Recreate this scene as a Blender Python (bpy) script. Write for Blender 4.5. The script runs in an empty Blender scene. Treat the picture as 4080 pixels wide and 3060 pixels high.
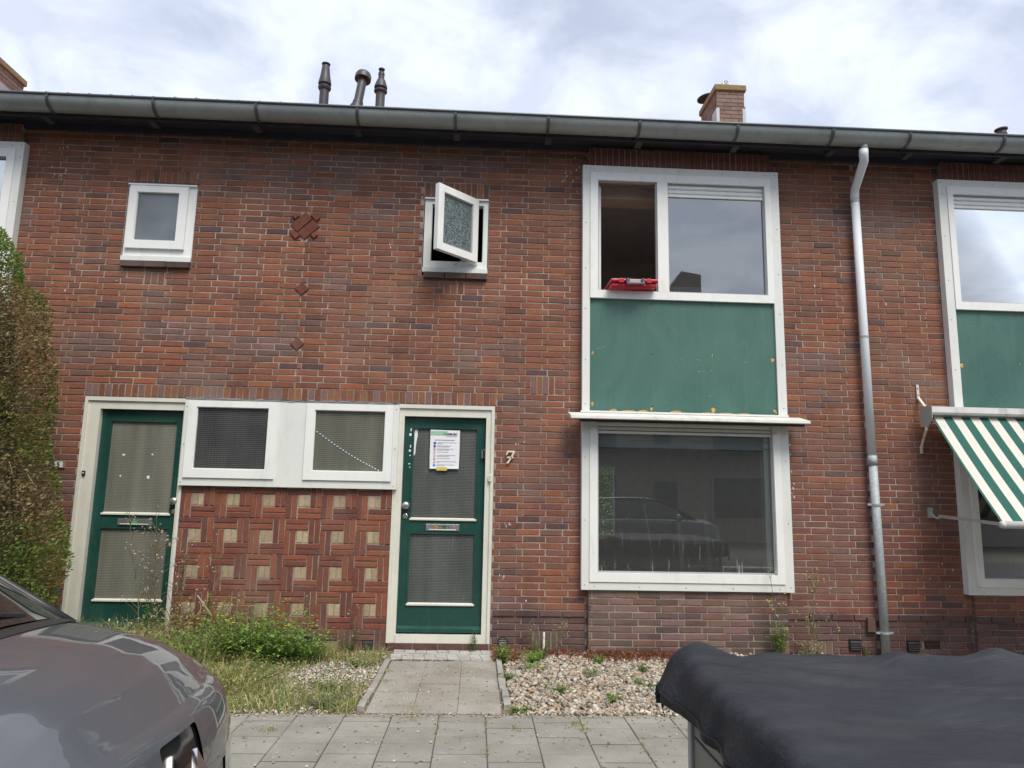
import bpy, bmesh, math, random
import numpy as np
from math import sin, cos, pi, radians, sqrt
from mathutils import Vector, Matrix, noise

random.seed(7)
np.random.seed(7)
SC = bpy.context.scene
COL = SC.collection

# ------------------------------------------------------------------ camera
CAM_Y, CAM_Z = -6.9872, 1.42365
FPX, YAW, PITCH, ROLL = 2850.0, 0.0448575, 0.1565270, 0.0197650
_F = Vector((sin(YAW) * cos(PITCH), cos(YAW) * cos(PITCH), sin(PITCH)))
_R = Vector((cos(YAW), -sin(YAW), 0))
_U = _R.cross(_F)
_R2 = cos(ROLL) * _R + sin(ROLL) * _U
_U2 = -sin(ROLL) * _R + cos(ROLL) * _U
CAM_C = Vector((0, CAM_Y, CAM_Z))
cd = bpy.data.cameras.new('camera')
cam = bpy.data.objects.new('camera', cd)
COL.objects.link(cam)
cam.matrix_world = Matrix(((_R2.x, _U2.x, -_F.x, CAM_C.x), (_R2.y, _U2.y, -_F.y, CAM_C.y), (_R2.z, _U2.z, -_F.z, CAM_C.z), (0, 0, 0, 1)))
cd.sensor_width = 36
cd.lens = FPX / 4080 * 36
cd.clip_start = 0.05
cd.clip_end = 2000
SC.camera = cam


def view_size(x, y, z, w, h):
    """projected size (px of a 1024 px picture) of a piece w x h, 0 when out of frame"""
    d = Vector((x, y, z)) - CAM_C
    k = d.dot(_F)
    if k < .2:
        return 0
    u = d.dot(_R2) / k * FPX / 3.984
    v = d.dot(_U2) / k * FPX / 3.984
    if abs(u) > 520 or abs(v) > 392:
        return 0
    return w * h * (FPX / 3.984 / k) ** 2


# ------------------------------------------------------------------ world: pale daylight sky with broken cloud
SUN_EL, SUN_AZ = radians(57), radians(158)      # azimuth clockwise from +Y
w = bpy.data.worlds.new('World')
SC.world = w
w.use_nodes = True
nt = w.node_tree
nt.nodes.clear()
N = nt.nodes.new
L = nt.links.new


def wmath(op, a, b=None, c=None, clamp=False):
    n = N('ShaderNodeMath')
    n.operation = op
    n.use_clamp = clamp
    for i, v in enumerate((a, b, c)):
        if v is None:
            continue
        if isinstance(v, (int, float)):
            n.inputs[i].default_value = v
        else:
            L(v, n.inputs[i])
    return n.outputs[0]


sky = N('ShaderNodeTexSky')
sky.sky_type = 'NISHITA'
sky.sun_disc = False
sky.sun_elevation = SUN_EL
sky.sun_rotation = SUN_AZ
sky.air_density = 1.0
sky.dust_density = 2.0
tc = N('ShaderNodeTexCoord')
sep = N('ShaderNodeSeparateXYZ')
L(tc.outputs['Generated'], sep.inputs[0])
den = wmath('ADD', wmath('MAXIMUM', sep.outputs[2], 0.0), 0.22)
cx = wmath('DIVIDE', sep.outputs[0], den)
cy = wmath('DIVIDE', sep.outputs[1], den)
cmb = N('ShaderNodeCombineXYZ')
L(cx, cmb.inputs[0])
L(cy, cmb.inputs[1])
cmb.inputs[2].default_value = 3.7


def wnoise(scale, detail, rough, dist=0.0, off=0.0):
    n = N('ShaderNodeTexNoise')
    n.inputs['Scale'].default_value = scale
    n.inputs['Detail'].default_value = detail
    n.inputs['Roughness'].default_value = rough
    n.inputs['Distortion'].default_value = dist
    if off:
        m = N('ShaderNodeMapping')
        m.inputs['Location'].default_value = (off, off * .7, off * .3)
        L(cmb.outputs[0], m.inputs[0])
        L(m.outputs[0], n.inputs['Vector'])
    else:
        L(cmb.outputs[0], n.inputs['Vector'])
    return n.outputs['Fac']


n1 = wnoise(3.1, 8, .56, .3)
n2 = wnoise(4.2, 7, .55, .5, 9.0)
cover = N('ShaderNodeMapRange')
cover.interpolation_type = 'SMOOTHSTEP'
cover.inputs['From Min'].default_value = .30
cover.inputs['From Max'].default_value = .56
cover.inputs['To Min'].default_value = .68
L(n1, cover.inputs['Value'])
shade = N('ShaderNodeMapRange')
shade.inputs['From Min'].default_value = .40
shade.inputs['From Max'].default_value = .60
L(n2, shade.inputs['Value'])
ccol = N('ShaderNodeMixRGB')
ccol.inputs[1].default_value = (4.9, 5.35, 6.5, 1)
ccol.inputs[2].default_value = (6.3, 6.75, 7.6, 1)
L(shade.outputs[0], ccol.inputs[0])
smix = N('ShaderNodeMixRGB')
L(cover.outputs[0], smix.inputs[0])
L(sky.outputs[0], smix.inputs[1])
L(ccol.outputs[0], smix.inputs[2])
bg = N('ShaderNodeBackground')
bg.inputs['Strength'].default_value = 0.1
L(smix.outputs[0], bg.inputs['Color'])
wo = N('ShaderNodeOutputWorld')
L(bg.outputs[0], wo.inputs[0])

# soft sun behind thin cloud
sl = bpy.data.lights.new('sun', 'SUN')
sl.energy = 2.5
sl.angle = radians(28)
sl.color = (1.0, .93, .82)
sun = bpy.data.objects.new('sun', sl)
COL.objects.link(sun)
sdir = Vector((sin(SUN_AZ) * cos(SUN_EL), cos(SUN_AZ) * cos(SUN_EL), sin(SUN_EL)))
sun.rotation_euler = sdir.to_track_quat('Z', 'Y').to_euler()

SC.view_settings.view_transform = 'Standard'
SC.view_settings.look = 'None'
SC.view_settings.exposure = 0.62
SC.view_settings.gamma = 1
SC.view_settings.use_curve_mapping = False
SC.cycles.max_bounces = 8
SC.cycles.transparent_max_bounces = 12
SC.cycles.use_denoising = True


# ------------------------------------------------------------------ mesh building helpers
class MB:
    def __init__(s):
        s.v = []
        s.f = []
        s.c = []
        s.cur = (1, 1, 1)

    def face(s, pts, col=None):
        b = len(s.v)
        s.v.extend([tuple(p) for p in pts])
        s.f.append(tuple(range(b, b + len(pts))))
        s.c.append(col or s.cur)

    def box(s, x0, x1, y0, y1, z0, z1, col=None, jit=0.0):
        if x0 > x1: x0, x1 = x1, x0
        if y0 > y1: y0, y1 = y1, y0
        if z0 > z1: z0, z1 = z1, z0
        b = len(s.v)
        P = [(x0, y0, z0), (x1, y0, z0), (x1, y1, z0), (x0, y1, z0), (x0, y0, z1), (x1, y0, z1), (x1, y1, z1), (x0, y1, z1)]
        if jit:
            P = [(p[0] + random.uniform(-jit, jit), p[1] + random.uniform(-jit, jit) * .6, p[2] + random.uniform(-jit, jit)) for p in P]
        s.v.extend(P)
        for q in ((0, 1, 5, 4), (1, 2, 6, 5), (2, 3, 7, 6), (3, 0, 4, 7), (4, 5, 6, 7), (3, 2, 1, 0)):
            s.f.append(tuple(b + i for i in q))
            s.c.append(col or s.cur)

    def slab(s, pts, d, col=None):
        """closed prism: polygon pts (list of 3d) extruded by vector d"""
        n = len(pts)
        b = len(s.v)
        d = Vector(d)
        s.v.extend([tuple(p) for p in pts])
        s.v.extend([tuple(Vector(p) + d) for p in pts])
        s.f.append(tuple(range(b, b + n)))
        s.f.append(tuple(range(b + 2 * n - 1, b + n - 1, -1)))
        for i in range(n):
            j = (i + 1) % n
            s.f.append((b + j, b + i, b + n + i, b + n + j))
        s.c.extend([col or s.cur] * (n + 2))

    def tube(s, pts, r, seg=10, cap=True, col=None):
        pts = [Vector(p) for p in pts]
        if not isinstance(r, (list, tuple)):
            r = [r] * len(pts)
        b = len(s.v)
        prev = None
        for i, p in enumerate(pts):
            t = (pts[min(i + 1, len(pts) - 1)] - pts[max(i - 1, 0)]).normalized()
            if prev is None:
                a = t.orthogonal().normalized()
            else:
                a = (prev - t * prev.dot(t)).normalized()
            prev = a
            c = t.cross(a)
            for k in range(seg):
                an = 2 * pi * k / seg
                s.v.append(tuple(p + (a * cos(an) + c * sin(an)) * r[i]))
        for i in range(len(pts) - 1):
            for k in range(seg):
                k2 = (k + 1) % seg
                s.f.append((b + i * seg + k, b + i * seg + k2, b + (i + 1) * seg + k2, b + (i + 1) * seg + k))
                s.c.append(col or s.cur)
        if cap:
            s.f.append(tuple(b + k for k in range(seg))[::-1])
            s.f.append(tuple(b + (len(pts) - 1) * seg + k for k in range(seg)))
            s.c.extend([col or s.cur] * 2)

    def lathe(s, origin, axis, prof, seg=20, col=None):
        """prof: list of (distance along axis, radius)"""
        o = Vector(origin)
        ax = Vector(axis).normalized()
        a = ax.orthogonal().normalized()
        c = ax.cross(a)
        b = len(s.v)
        for h, r in prof:
            for k in range(seg):
                an = 2 * pi * k / seg
                s.v.append(tuple(o + ax * h + (a * cos(an) + c * sin(an)) * max(r, 1e-4)))
        for i in range(len(prof) - 1):
            for k in range(seg):
                k2 = (k + 1) % seg
                s.f.append((b + i * seg + k, b + i * seg + k2, b + (i + 1) * seg + k2, b + (i + 1) * seg + k))
                s.c.append(col or s.cur)
        s.f.append(tuple(b + k for k in range(seg))[::-1])
        s.f.append(tuple(b + (len(prof) - 1) * seg + k for k in range(seg)))
        s.c.extend([col or s.cur] * 2)

    def grid(s, fn, nu, nv, col=None, closed_u=False):
        b = len(s.v)
        for j in range(nv + 1):
            for i in range(nu + 1):
                s.v.append(tuple(fn(i / nu, j / nv)))
        for j in range(nv):
            for i in range(nu):
                a = b + j * (nu + 1) + i
                s.f.append((a, a + 1, a + nu + 2, a + nu + 1))
                s.c.append(col or s.cur)

    def build(s, name, mat, parent=None, smooth=False, kind=None, label=None):
        me = bpy.data.meshes.new(name)
        org = Vector((0, 0, 0))
        if parent is not None:
            p = parent
            while p is not None:
                org += p.location
                p = p.parent
        vv = np.array(s.v, dtype=np.float64) - np.array(org)
        me.from_pydata(vv.tolist(), [], s.f)
        if any(c != (1, 1, 1) for c in s.c):
            at = me.attributes.new('tint', 'FLOAT_COLOR', 'FACE')
            arr = np.ones((len(s.c), 4), dtype=np.float32)
            arr[:, :3] = s.c
            at.data.foreach_set('color', arr.ravel())
        if smooth:
            me.polygons.foreach_set('use_smooth', [True] * len(me.polygons))
        me.validate()
        me.update()
        if mat:
            me.materials.append(mat)
        o = bpy.data.objects.new(name, me)
        COL.objects.link(o)
        if parent is not None:
            o.parent = parent
        if kind: o['kind'] = kind
        if label: o['label'] = label
        return o


def add_mod_bevel(o, wdt=.004, seg=2):
    m = o.modifiers.new('b', 'BEVEL')
    m.width = wdt
    m.segments = seg
    m.limit_method = 'ANGLE'
    m.angle_limit = radians(40)
    return o


def subsurf(o, n=2):
    m = o.modifiers.new('s', 'SUBSURF')
    m.levels = n
    m.render_levels = n
    return o


def thing(name, label, cat, loc=(0, 0, 0), group=None):
    o = bpy.data.objects.new(name, None)
    COL.objects.link(o)
    o.location = loc
    o.empty_display_size = .1
    o['label'] = label
    o['category'] = cat
    if group: o['group'] = group
    return o


def tag(o, label, cat, group=None):
    o['label'] = label
    o['category'] = cat
    if group: o['group'] = group
    return o


def copy_thing(root, loc, label=None, rz=None):
    bpy.context.view_layer.update()

    def rec(o, par):
        c = o.copy()
        COL.objects.link(c)
        if par is not None:
            c.parent = par
            c.matrix_parent_inverse = o.matrix_parent_inverse.copy()
        for ch in o.children:
            rec(ch, c)
        return c
    r = rec(root, None)
    r.location = loc
    if rz is not None:
        r.rotation_euler[2] = rz
    if label:
        r['label'] = label
    return r


# ------------------------------------------------------------------ materials
class M:
    def __init__(s, name):
        s.m = bpy.data.materials.new(name)
        s.m.use_nodes = True
        s.t = s.m.node_tree
        s.t.nodes.clear()
        s.out = s.n('ShaderNodeOutputMaterial')
        s.b = s.n('ShaderNodeBsdfPrincipled')
        s.l(s.b.outputs[0], s.out.inputs[0])
        s._pos = None

    def n(s, t, **k):
        x = s.t.nodes.new(t)
        for a, b in k.items():
            setattr(x, a, b)
        return x

    def l(s, a, b):
        s.t.links.new(a, b)

    def pos(s, scale=(1, 1, 1), rot=(0, 0, 0), obj=False):
        if obj:
            src = s.n('ShaderNodeTexCoord').outputs['Object']
        else:
            if s._pos is None:
                s._pos = s.n('ShaderNodeNewGeometry').outputs['Position']
            src = s._pos
        m = s.n('ShaderNodeMapping')
        m.inputs['Scale'].default_value = scale
        m.inputs['Rotation'].default_value = rot
        s.l(src, m.inputs[0])
        return m.outputs[0]

    def noise(s, scale, detail=3, rough=.5, vec=None, sc=(1, 1, 1), obj=False, dist=0):
        x = s.n('ShaderNodeTexNoise')
        x.inputs['Scale'].default_value = scale
        x.inputs['Detail'].default_value = detail
        x.inputs['Roughness'].default_value = rough
        x.inputs['Distortion'].default_value = dist
        s.l(vec or s.pos(sc, obj=obj), x.inputs['Vector'])
        return x.outputs['Fac']

    def ramp(s, fac, lo, hi, a=0.0, b=1.0):
        x = s.n('ShaderNodeMapRange')
        x.inputs['From Min'].default_value = lo
        x.inputs['From Max'].default_value = hi
        x.inputs['To Min'].default_value = a
        x.inputs['To Max'].default_value = b
        s.l(fac, x.inputs['Value'])
        return x.outputs[0]

    def math(s, op, a, b=0.0, clamp=False):
        x = s.n('ShaderNodeMath', operation=op, use_clamp=clamp)
        for i, v in enumerate((a, b)):
            if isinstance(v, (int, float)):
                x.inputs[i].default_value = v
            else:
                s.l(v, x.inputs[i])
        return x.outputs[0]

    def mix(s, fac, a, b, mode='MIX'):
        x = s.n('ShaderNodeMixRGB', blend_type=mode)
        for i, v in enumerate((fac, a, b)):
            if isinstance(v, (int, float)):
                x.inputs[i].default_value = v if i == 0 else (v, v, v, 1)
            elif isinstance(v, tuple):
                x.inputs[i].default_value = (*v, 1)
            else:
                s.l(v, x.inputs[i])
        return x.outputs[0]

    def tint(s):
        x = s.n('ShaderNodeAttribute', attribute_name='tint')
        return x.outputs['Color']

    def color(s, c):
        if isinstance(c, tuple):
            s.b.inputs['Base Color'].default_value = (*c, 1)
        else:
            s.l(c, s.b.inputs['Base Color'])
        return s

    def rough(s, r):
        if isinstance(r, (int, float)):
            s.b.inputs['Roughness'].default_value = r
        else:
            s.l(r, s.b.inputs['Roughness'])
        return s

    def metal(s, v):
        s.b.inputs['Metallic'].default_value = v
        return s

    def spec(s, v):
        s.b.inputs['Specular IOR Level'].default_value = v
        return s

    def bump(s, h, strength=.3, dist=.01):
        x = s.n('ShaderNodeBump')
        x.inputs['Strength'].default_value = strength
        x.inputs['Distance'].default_value = dist
        s.l(h, x.inputs['Height'])
        s.l(x.outputs[0], s.b.inputs['Normal'])
        return s


def plain(name, c, r=.6, metal=0, var=.12, vs=6, spec=.5, dirt=None, bump=0):
    m = M(name)
    n = m.noise(vs, 5, .6)
    k = m.ramp(n, .25, .75, 1 - var, 1 + var)
    col = m.mix(1.0, c, k, 'MULTIPLY')
    if dirt:
        d = m.ramp(m.noise(3.5, 6, .7, sc=(2.5, 2.5, .8)), .52, .72, 0, dirt[1])
        col = m.mix(d, col, dirt[0])
    m.color(col)
    m.rough(m.ramp(n, .3, .7, max(r - .08, .02), min(r + .08, 1)))
    m.metal(metal).spec(spec)
    if bump:
        m.bump(m.noise(60, 4, .6), bump, .004)
    return m.m


# brick: colour per piece in 'tint', grain, lime specks and weathering from noise
def brick_mat():
    m = M('brick_surface')
    t = m.tint()
    g = m.noise(30, 6, .75, sc=(1, 1, 1.6))
    col = m.mix(1.0, t, m.ramp(g, .25, .75, .72, 1.28), 'MULTIPLY')
    b = m.noise(7, 4, .6)
    col = m.mix(m.ramp(b, .45, .75, 0, .45), col, m.mix(1.0, col, (.62, .55, .55), 'MULTIPLY'))
    lime = m.noise(160, 3, .5)
    col = m.mix(m.ramp(lime, .70, .76, 0, .5), col, (.45, .38, .33))
    big = m.noise(1.3, 4, .6)
    col = m.mix(m.ramp(big, .48, .68, 0, .34), col, (.225, .165, .13))
    run = m.noise(1, 5, .7, sc=(3.2, 1, .45))
    col = m.mix(m.ramp(run, .5, .72, 0, .38), col, m.mix(1.0, col, (.55, .5, .5), 'MULTIPLY'))
    m.color(col).rough(.88).spec(.25)
    m.bump(m.math('ADD', g, m.noise(140, 3, .6)), .5, .003)
    return m.m


BRICK = brick_mat()


def mortar_mat():
    m = M('mortar')
    n = m.noise(9, 5, .65)
    col = m.mix(m.ramp(n, .3, .7), (.20, .165, .135), (.33, .28, .235))
    blot = m.noise(1.1, 5, .7, sc=(1, 1, 2.2))
    col = m.mix(m.ramp(blot, .48, .62), col, (.42, .375, .335))
    fine = m.noise(150, 4, .7)
    col = m.mix(1.0, col, m.ramp(fine, .2, .8, .8, 1.15), 'MULTIPLY')
    zz = m.n('ShaderNodeSeparateXYZ')
    m.l(m.pos(), zz.inputs[0])
    col = m.mix(m.ramp(zz.outputs[2], .42, .3, 0, .35), col, (.24, .2, .18))
    m.color(col).rough(.95).spec(.2)
    m.bump(fine, .6, .004)
    return m.m


MORTAR = mortar_mat()
WHITE = plain('white_upvc', (.80, .82, .805), .38, var=.03, vs=3, dirt=((.5, .5, .46), .36))
BOARD = plain('pale_facade_board', (.70, .72, .695), .5, var=.03, vs=2, dirt=((.45, .45, .42), .25))
LEADEN = plain('grey_side_board', (.36, .37, .37), .5, var=.05)
CREAM = plain('cream_gloss_paint', (.66, .66, .585), .35, var=.05, vs=5, dirt=((.42, .38, .31), .35))
DOORG = plain('dark_green_gloss_paint', (.014, .062, .050), .28, var=.15, vs=2, dirt=((.10, .16, .14), .18))
SOFFIT = plain('black_stained_timber', (.042, .040, .054), .7, var=.3)
BLOCK = plain('dark_grey_paint', (.07, .075, .085), .6, var=.2)
ZINC = plain('weathered_zinc', (.33, .36, .36), .45, metal=.25, var=.14, vs=2.5, dirt=((.12, .11, .09), .35))
ZINCD = plain('dark_zinc_rim', (.10, .11, .12), .4, metal=.4, var=.15)
STEEL = plain('brushed_aluminium', (.55, .55, .54), .3, metal=.85, var=.08, vs=20)
BLACKP = plain('black_plastic', (.016, .016, .017), .45, var=.2)
GREYP = plain('dark_grey_plastic_pipe', (.040, .045, .054), .5, var=.1)
TERRA = plain('orange_clay_tile', (.34, .115, .07), .8, var=.25, vs=9, bump=.3)
RUST = plain('rusty_white_paint', (.62, .58, .52), .5, var=.1, vs=30, dirt=((.20, .07, .025), .9))
CHIP = plain('bare_orange_wood', (.62, .36, .10), .8, var=.2, vs=40)
REDP = plain('red_plastic', (.48, .015, .035), .35, var=.06)
DRED = plain('dark_interior', (.10, .085, .075), .9, var=.15)
PAPER = plain('paper', (.74, .75, .80), .7, var=.02)
CRETE = None


def panel_mat():
    m = M('green_painted_panel')
    n = m.noise(1.6, 5, .6, sc=(1.2, 1, .8), dist=.6)
    col = m.mix(m.ramp(n, .3, .7), (.048, .125, .105), (.068, .165, .138))
    st = m.noise(4, 6, .7, sc=(7, 1, .35))
    col = m.mix(m.ramp(st, .52, .72, 0, .4), col, (.095, .19, .16))
    dk = m.noise(2.5, 5, .7, sc=(3, 1, .6), dist=1.5)
    col = m.mix(m.ramp(dk, .58, .7, 0, .35), col, (.03, .085, .075))
    scr = m.noise(9, 2, .5, sc=(.6, 1, 5), dist=2.5)
    col = m.mix(m.ramp(scr, .745, .76, 0, .6), col, (.3, .4, .35))
    sp = m.noise(70, 2, .5, sc=(1, 1, .4))
    col = m.mix(m.ramp(sp, .76, .78, 0, .5), col, (.4, .5, .45))
    m.color(col).rough(m.ramp(n, .3, .7, .38, .55))
    m.bump(m.noise(3, 2, .5), .15, .01)
    return m.m


PANELG = panel_mat()


def glass_mat(name, tintc=(.82, .88, .86), dirt=0.0, ior=1.5, z0=0, z1=1, extra=0.0):
    """thin pane: fresnel mix of mirror reflection and clear transmission, with dried dirt runs"""
    m = M(name)
    m.t.nodes.remove(m.b)
    tr = m.n('ShaderNodeBsdfTransparent')
    tr.inputs[0].default_value = (*tintc, 1)
    gl = m.n('ShaderNodeBsdfGlossy')
    gl.inputs['Roughness'].default_value = .012
    gl.inputs[0].default_value = (.93, .96, .97, 1)
    fr = m.n('ShaderNodeFresnel')
    fr.inputs[0].default_value = ior
    bn = m.n('ShaderNodeBump')
    bn.inputs['Strength'].default_value = .03
    bn.inputs['Distance'].default_value = .01
    m.l(m.noise(1.5, 2, .5), bn.inputs['Height'])
    m.l(bn.outputs[0], gl.inputs['Normal'])
    fac = m.math('MULTIPLY_ADD', fr.outputs[0], 1.9)
    fac.node.inputs[2].default_value = extra
    fac.node.use_clamp = True
    mx = m.n('ShaderNodeMixShader')
    m.l(fac, mx.inputs[0])
    m.l(tr.outputs[0], mx.inputs[1])
    m.l(gl.outputs[0], mx.inputs[2])
    last = mx.outputs[0]
    if dirt:
        df = m.n('ShaderNodeBsdfDiffuse')
        df.inputs[0].default_value = (.55, .57, .56, 1)
        sepz = m.n('ShaderNodeSeparateXYZ')
        m.l(m.pos(), sepz.inputs[0])
        low = m.ramp(sepz.outputs[2], z1, z0, 0, 1)
        drops = m.ramp(m.noise(75, 3, .6), .645, .68)
        runs = m.ramp(m.noise(1, 3, .65, sc=(36, 1, 2.2)), .60, .66)
        d = m.math('MAXIMUM', m.math('MULTIPLY', drops, low), m.math('MULTIPLY', runs, m.math('POWER', low, 1.3)))
        film = m.math('ADD', m.math('MULTIPLY', d, dirt), .06)
        mx2 = m.n('ShaderNodeMixShader')
        m.l(film, mx2.inputs[0])
        m.l(last, mx2.inputs[1])
        m.l(df.outputs[0], mx2.inputs[2])
        last = mx2.outputs[0]
    m.l(last, m.out.inputs[0])
    return m.m


GLASS = glass_mat('window_glass', extra=.03)
GLASSUP = glass_mat('upper_window_glass', extra=.24)
GLASSLOW = glass_mat('streaked_window_glass', dirt=.42, z0=.7, z1=1.2, extra=.10)


def figured(name, base, line, sx, sz, lx=.5, rough=.18, streak=0.0):
    """patterned door glass: pressed ribs crossing at sx, sz metres"""
    m = M(name)
    p = m.n('ShaderNodeSeparateXYZ')
    m.l(m.pos(), p.inputs[0])

    def rib(o, pitch, wd):
        a = m.math('FRACT', m.math('DIVIDE', o, pitch))
        d = m.math('ABSOLUTE', m.math('SUBTRACT', a, .5))
        return m.ramp(d, wd, 0, 0, 1)
    rh = rib(p.outputs[2], sz, .26)
    rv = rib(p.outputs[0], sx, .22)
    big = m.noise(3.2, 4, .6, sc=(1.5, 1, .8))
    rvm = m.math('MULTIPLY', rv, m.ramp(big, .38, .62, .05, lx))
    k = m.math('MAXIMUM', m.math('MULTIPLY', rh, m.ramp(m.noise(2.1, 3, .6), .3, .7, .25, .8)), rvm)
    fold = m.noise(1, 3, .55, sc=(7, 1, .7))
    base = tuple(c * 1.1 for c in base)
    big = m.math('MULTIPLY_ADD', fold, .55)
    big.node.inputs[2].default_value = .22
    k = m.math('MULTIPLY', k, m.ramp(m.noise(1.7, 4, .65, sc=(1.3, 1, 1)), .36, .62, .12, 1))
    col = m.mix(k, m.mix(m.ramp(big, .3, .7), tuple(c * .6 for c in base), tuple(c * 1.35 for c in base)), line)
    if streak:
        runs = m.ramp(m.noise(1, 4, .7, sc=(55, 1, 3.5)), .64, .74, 0, streak)
        low = m.ramp(m.noise(2.4, 3, .6), .42, .6)
        col = m.mix(m.math('MULTIPLY', runs, low), col, (.55, .56, .55))
    m.color(col).rough(rough).spec(.7)
    m.bump(m.math('ADD', rh, rv), .5, .003)
    return m.m


FIG7 = figured('figured_glass_dark', (.062, .070, .064), (.19, .20, .19), .016, .0145, .55, streak=.55)
FIG5 = figured('figured_glass_grey', (.150, .152, .125), (.25, .25, .215), .016, .0145, .5)
FIGA = figured('ribbed_glass_dark', (.036, .036, .037), (.17, .165, .15), .03, .0185, .15)
FIGB = figured('ribbed_glass_beige', (.125, .125, .098), (.06, .06, .052), .02, .0185, .35)


def crete_mat(name, a, b, sc=3):
    m = M(name)
    n = m.noise(sc, 6, .65)
    col = m.mix(m.ramp(n, .3, .7), a, b)
    g = m.noise(220, 3, .6)
    col = m.mix(1.0, col, m.ramp(g, .25, .75, .82, 1.18), 'MULTIPLY')
    ri = m.n('ShaderNodeObjectInfo')
    col = m.mix(1.0, col, m.ramp(ri.outputs['Random'], 0, 1, .92, 1.07), 'MULTIPLY')
    sp = m.noise(34, 2, .5)
    col = m.mix(m.ramp(sp, .71, .74, 0, .5), col, (.5, .49, .46))
    st = m.noise(5, 5, .7)
    col = m.mix(m.ramp(st, .56, .74, 0, .35), col, (.13, .11, .085))
    m.color(col).rough(.9).spec(.25)
    m.bump(m.math('ADD', g, m.math('MULTIPLY', n, 2)), .35, .003)
    return m.m


TILE = crete_mat('concrete_paving', (.20, .195, .175), (.285, .28, .25))
PATHT = crete_mat('washed_path_concrete', (.215, .195, .16), (.36, .35, .325), 1.6)
KERBC = crete_mat('kerb_concrete', (.24, .235, .21), (.36, .35, .32), 4)


def soil_mat():
    m = M('dry_soil')
    n = m.noise(8, 6, .7)
    col = m.mix(m.ramp(n, .3, .7), (.10, .075, .05), (.22, .185, .13))
    col = m.mix(m.ramp(m.noise(60, 3, .6), .5, .75, 0, .6), col, (.34, .29, .22))
    m.color(col).rough(1).spec(.1)
    m.bump(n, .6, .02)
    return m.m


SOIL = soil_mat()
ASPH = plain('asphalt', (.06, .06, .062), .9, var=.25, vs=40, bump=.5)
GROUND = plain('ground_far', (.10, .10, .08), .95, var=.2, vs=1)


def tint_mat(name, rough=.8, spec=.3, var=.2, scale=40, trans=0.0, bump=0):
    m = M(name)
    col = m.mix(1.0, m.tint(), m.ramp(m.noise(scale, 3, .6), .25, .75, 1 - var, 1 + var), 'MULTIPLY')
    m.color(col).rough(rough).spec(spec)
    if bump:
        m.bump(m.noise(scale * 3, 3, .6), bump, .003)
    if trans:
        tl = m.n('ShaderNodeBsdfTranslucent')
        m.l(m.mix(1.0, col, (1.3, 1.5, .7), 'MULTIPLY'), tl.inputs[0])
        mx = m.n('ShaderNodeMixShader')
        mx.inputs[0].default_value = trans
        m.l(m.b.outputs[0], mx.inputs[1])
        m.l(tl.outputs[0], mx.inputs[2])
        m.l(mx.outputs[0], m.out.inputs[0])
    return m.m


LEAF = tint_mat('leaf', .55, .4, .25, 30, trans=.3)
STONE = tint_mat('pebble', .75, .4, .18, 60)
PBRICK = BRICK


def text_mesh(name, body, size, mat, parent, origin, depth=.0006, align='LEFT', shear=0, xscale=1.0, face=(1, 0, 0), bold=0.0):
    """text standing in the XZ plane facing -Y, lower left corner at origin"""
    cu = bpy.data.curves.new(name, 'FONT')
    cu.body = body
    cu.size = size
    cu.extrude = depth
    cu.shear = shear
    cu.offset = bold
    cu.align_x = align
    o = bpy.data.objects.new(name, cu)
    COL.objects.link(o)
    bpy.context.view_layer.update()
    me = bpy.data.meshes.new_from_object(o.evaluated_get(bpy.context.evaluated_depsgraph_get()))
    bpy.data.objects.remove(o)
    org = Vector((0, 0, 0))
    p = parent
    while p is not None:
        org += p.location
        p = p.parent
    me.transform(Matrix.Translation(Vector(origin) - org) @ Matrix.Rotation(pi / 2, 4, 'X') @ Matrix.Diagonal((xscale, 1, 1, 1)))
    me.materials.clear()
    me.materials.append(mat)
    r = bpy.data.objects.new(name, me)
    COL.objects.link(r)
    r.parent = parent
    return r

# ================================================================== SETTING
HZ, CH = .374, .0623          # a bed joint of the brickwork and the course height


def struct(name, mb, mat, **k):
    o = mb.build(name, mat, **k)
    o['kind'] = 'structure'
    return o


g = MB()
g.box(-400, 400, -400, 400, -.30, -.115)
struct('ground', g, GROUND)
g = MB()
g.box(-60, 60, -12.4, -3.66, -.114, -.09)
struct('road', g, ASPH)
g = MB()
g.box(-60, 60, -3.50, -1.985, -.11, -.0045)
pav = struct('pavement', g, plain('joint_sand', (.060, .052, .040), 1, var=.35, vs=20))
g = MB()
x = -14
while x < 14:
    g.box(x + .004, x + .996, -3.655, -3.505, -.12, .0)
    x += 1
struct('kerb', g, KERBC)


def gz(x, y):
    return .014 * noise.noise((x * 1.3, y * 1.3, 2.2)) - .012


g = MB()
g.grid(lambda u, v: (-9 + 18 * u, -1.98 + 2.0 * v, gz(-9 + 18 * u, -1.98 + 2 * v)), 120, 16)
struct('garden_soil', g, SOIL, smooth=True)

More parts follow.
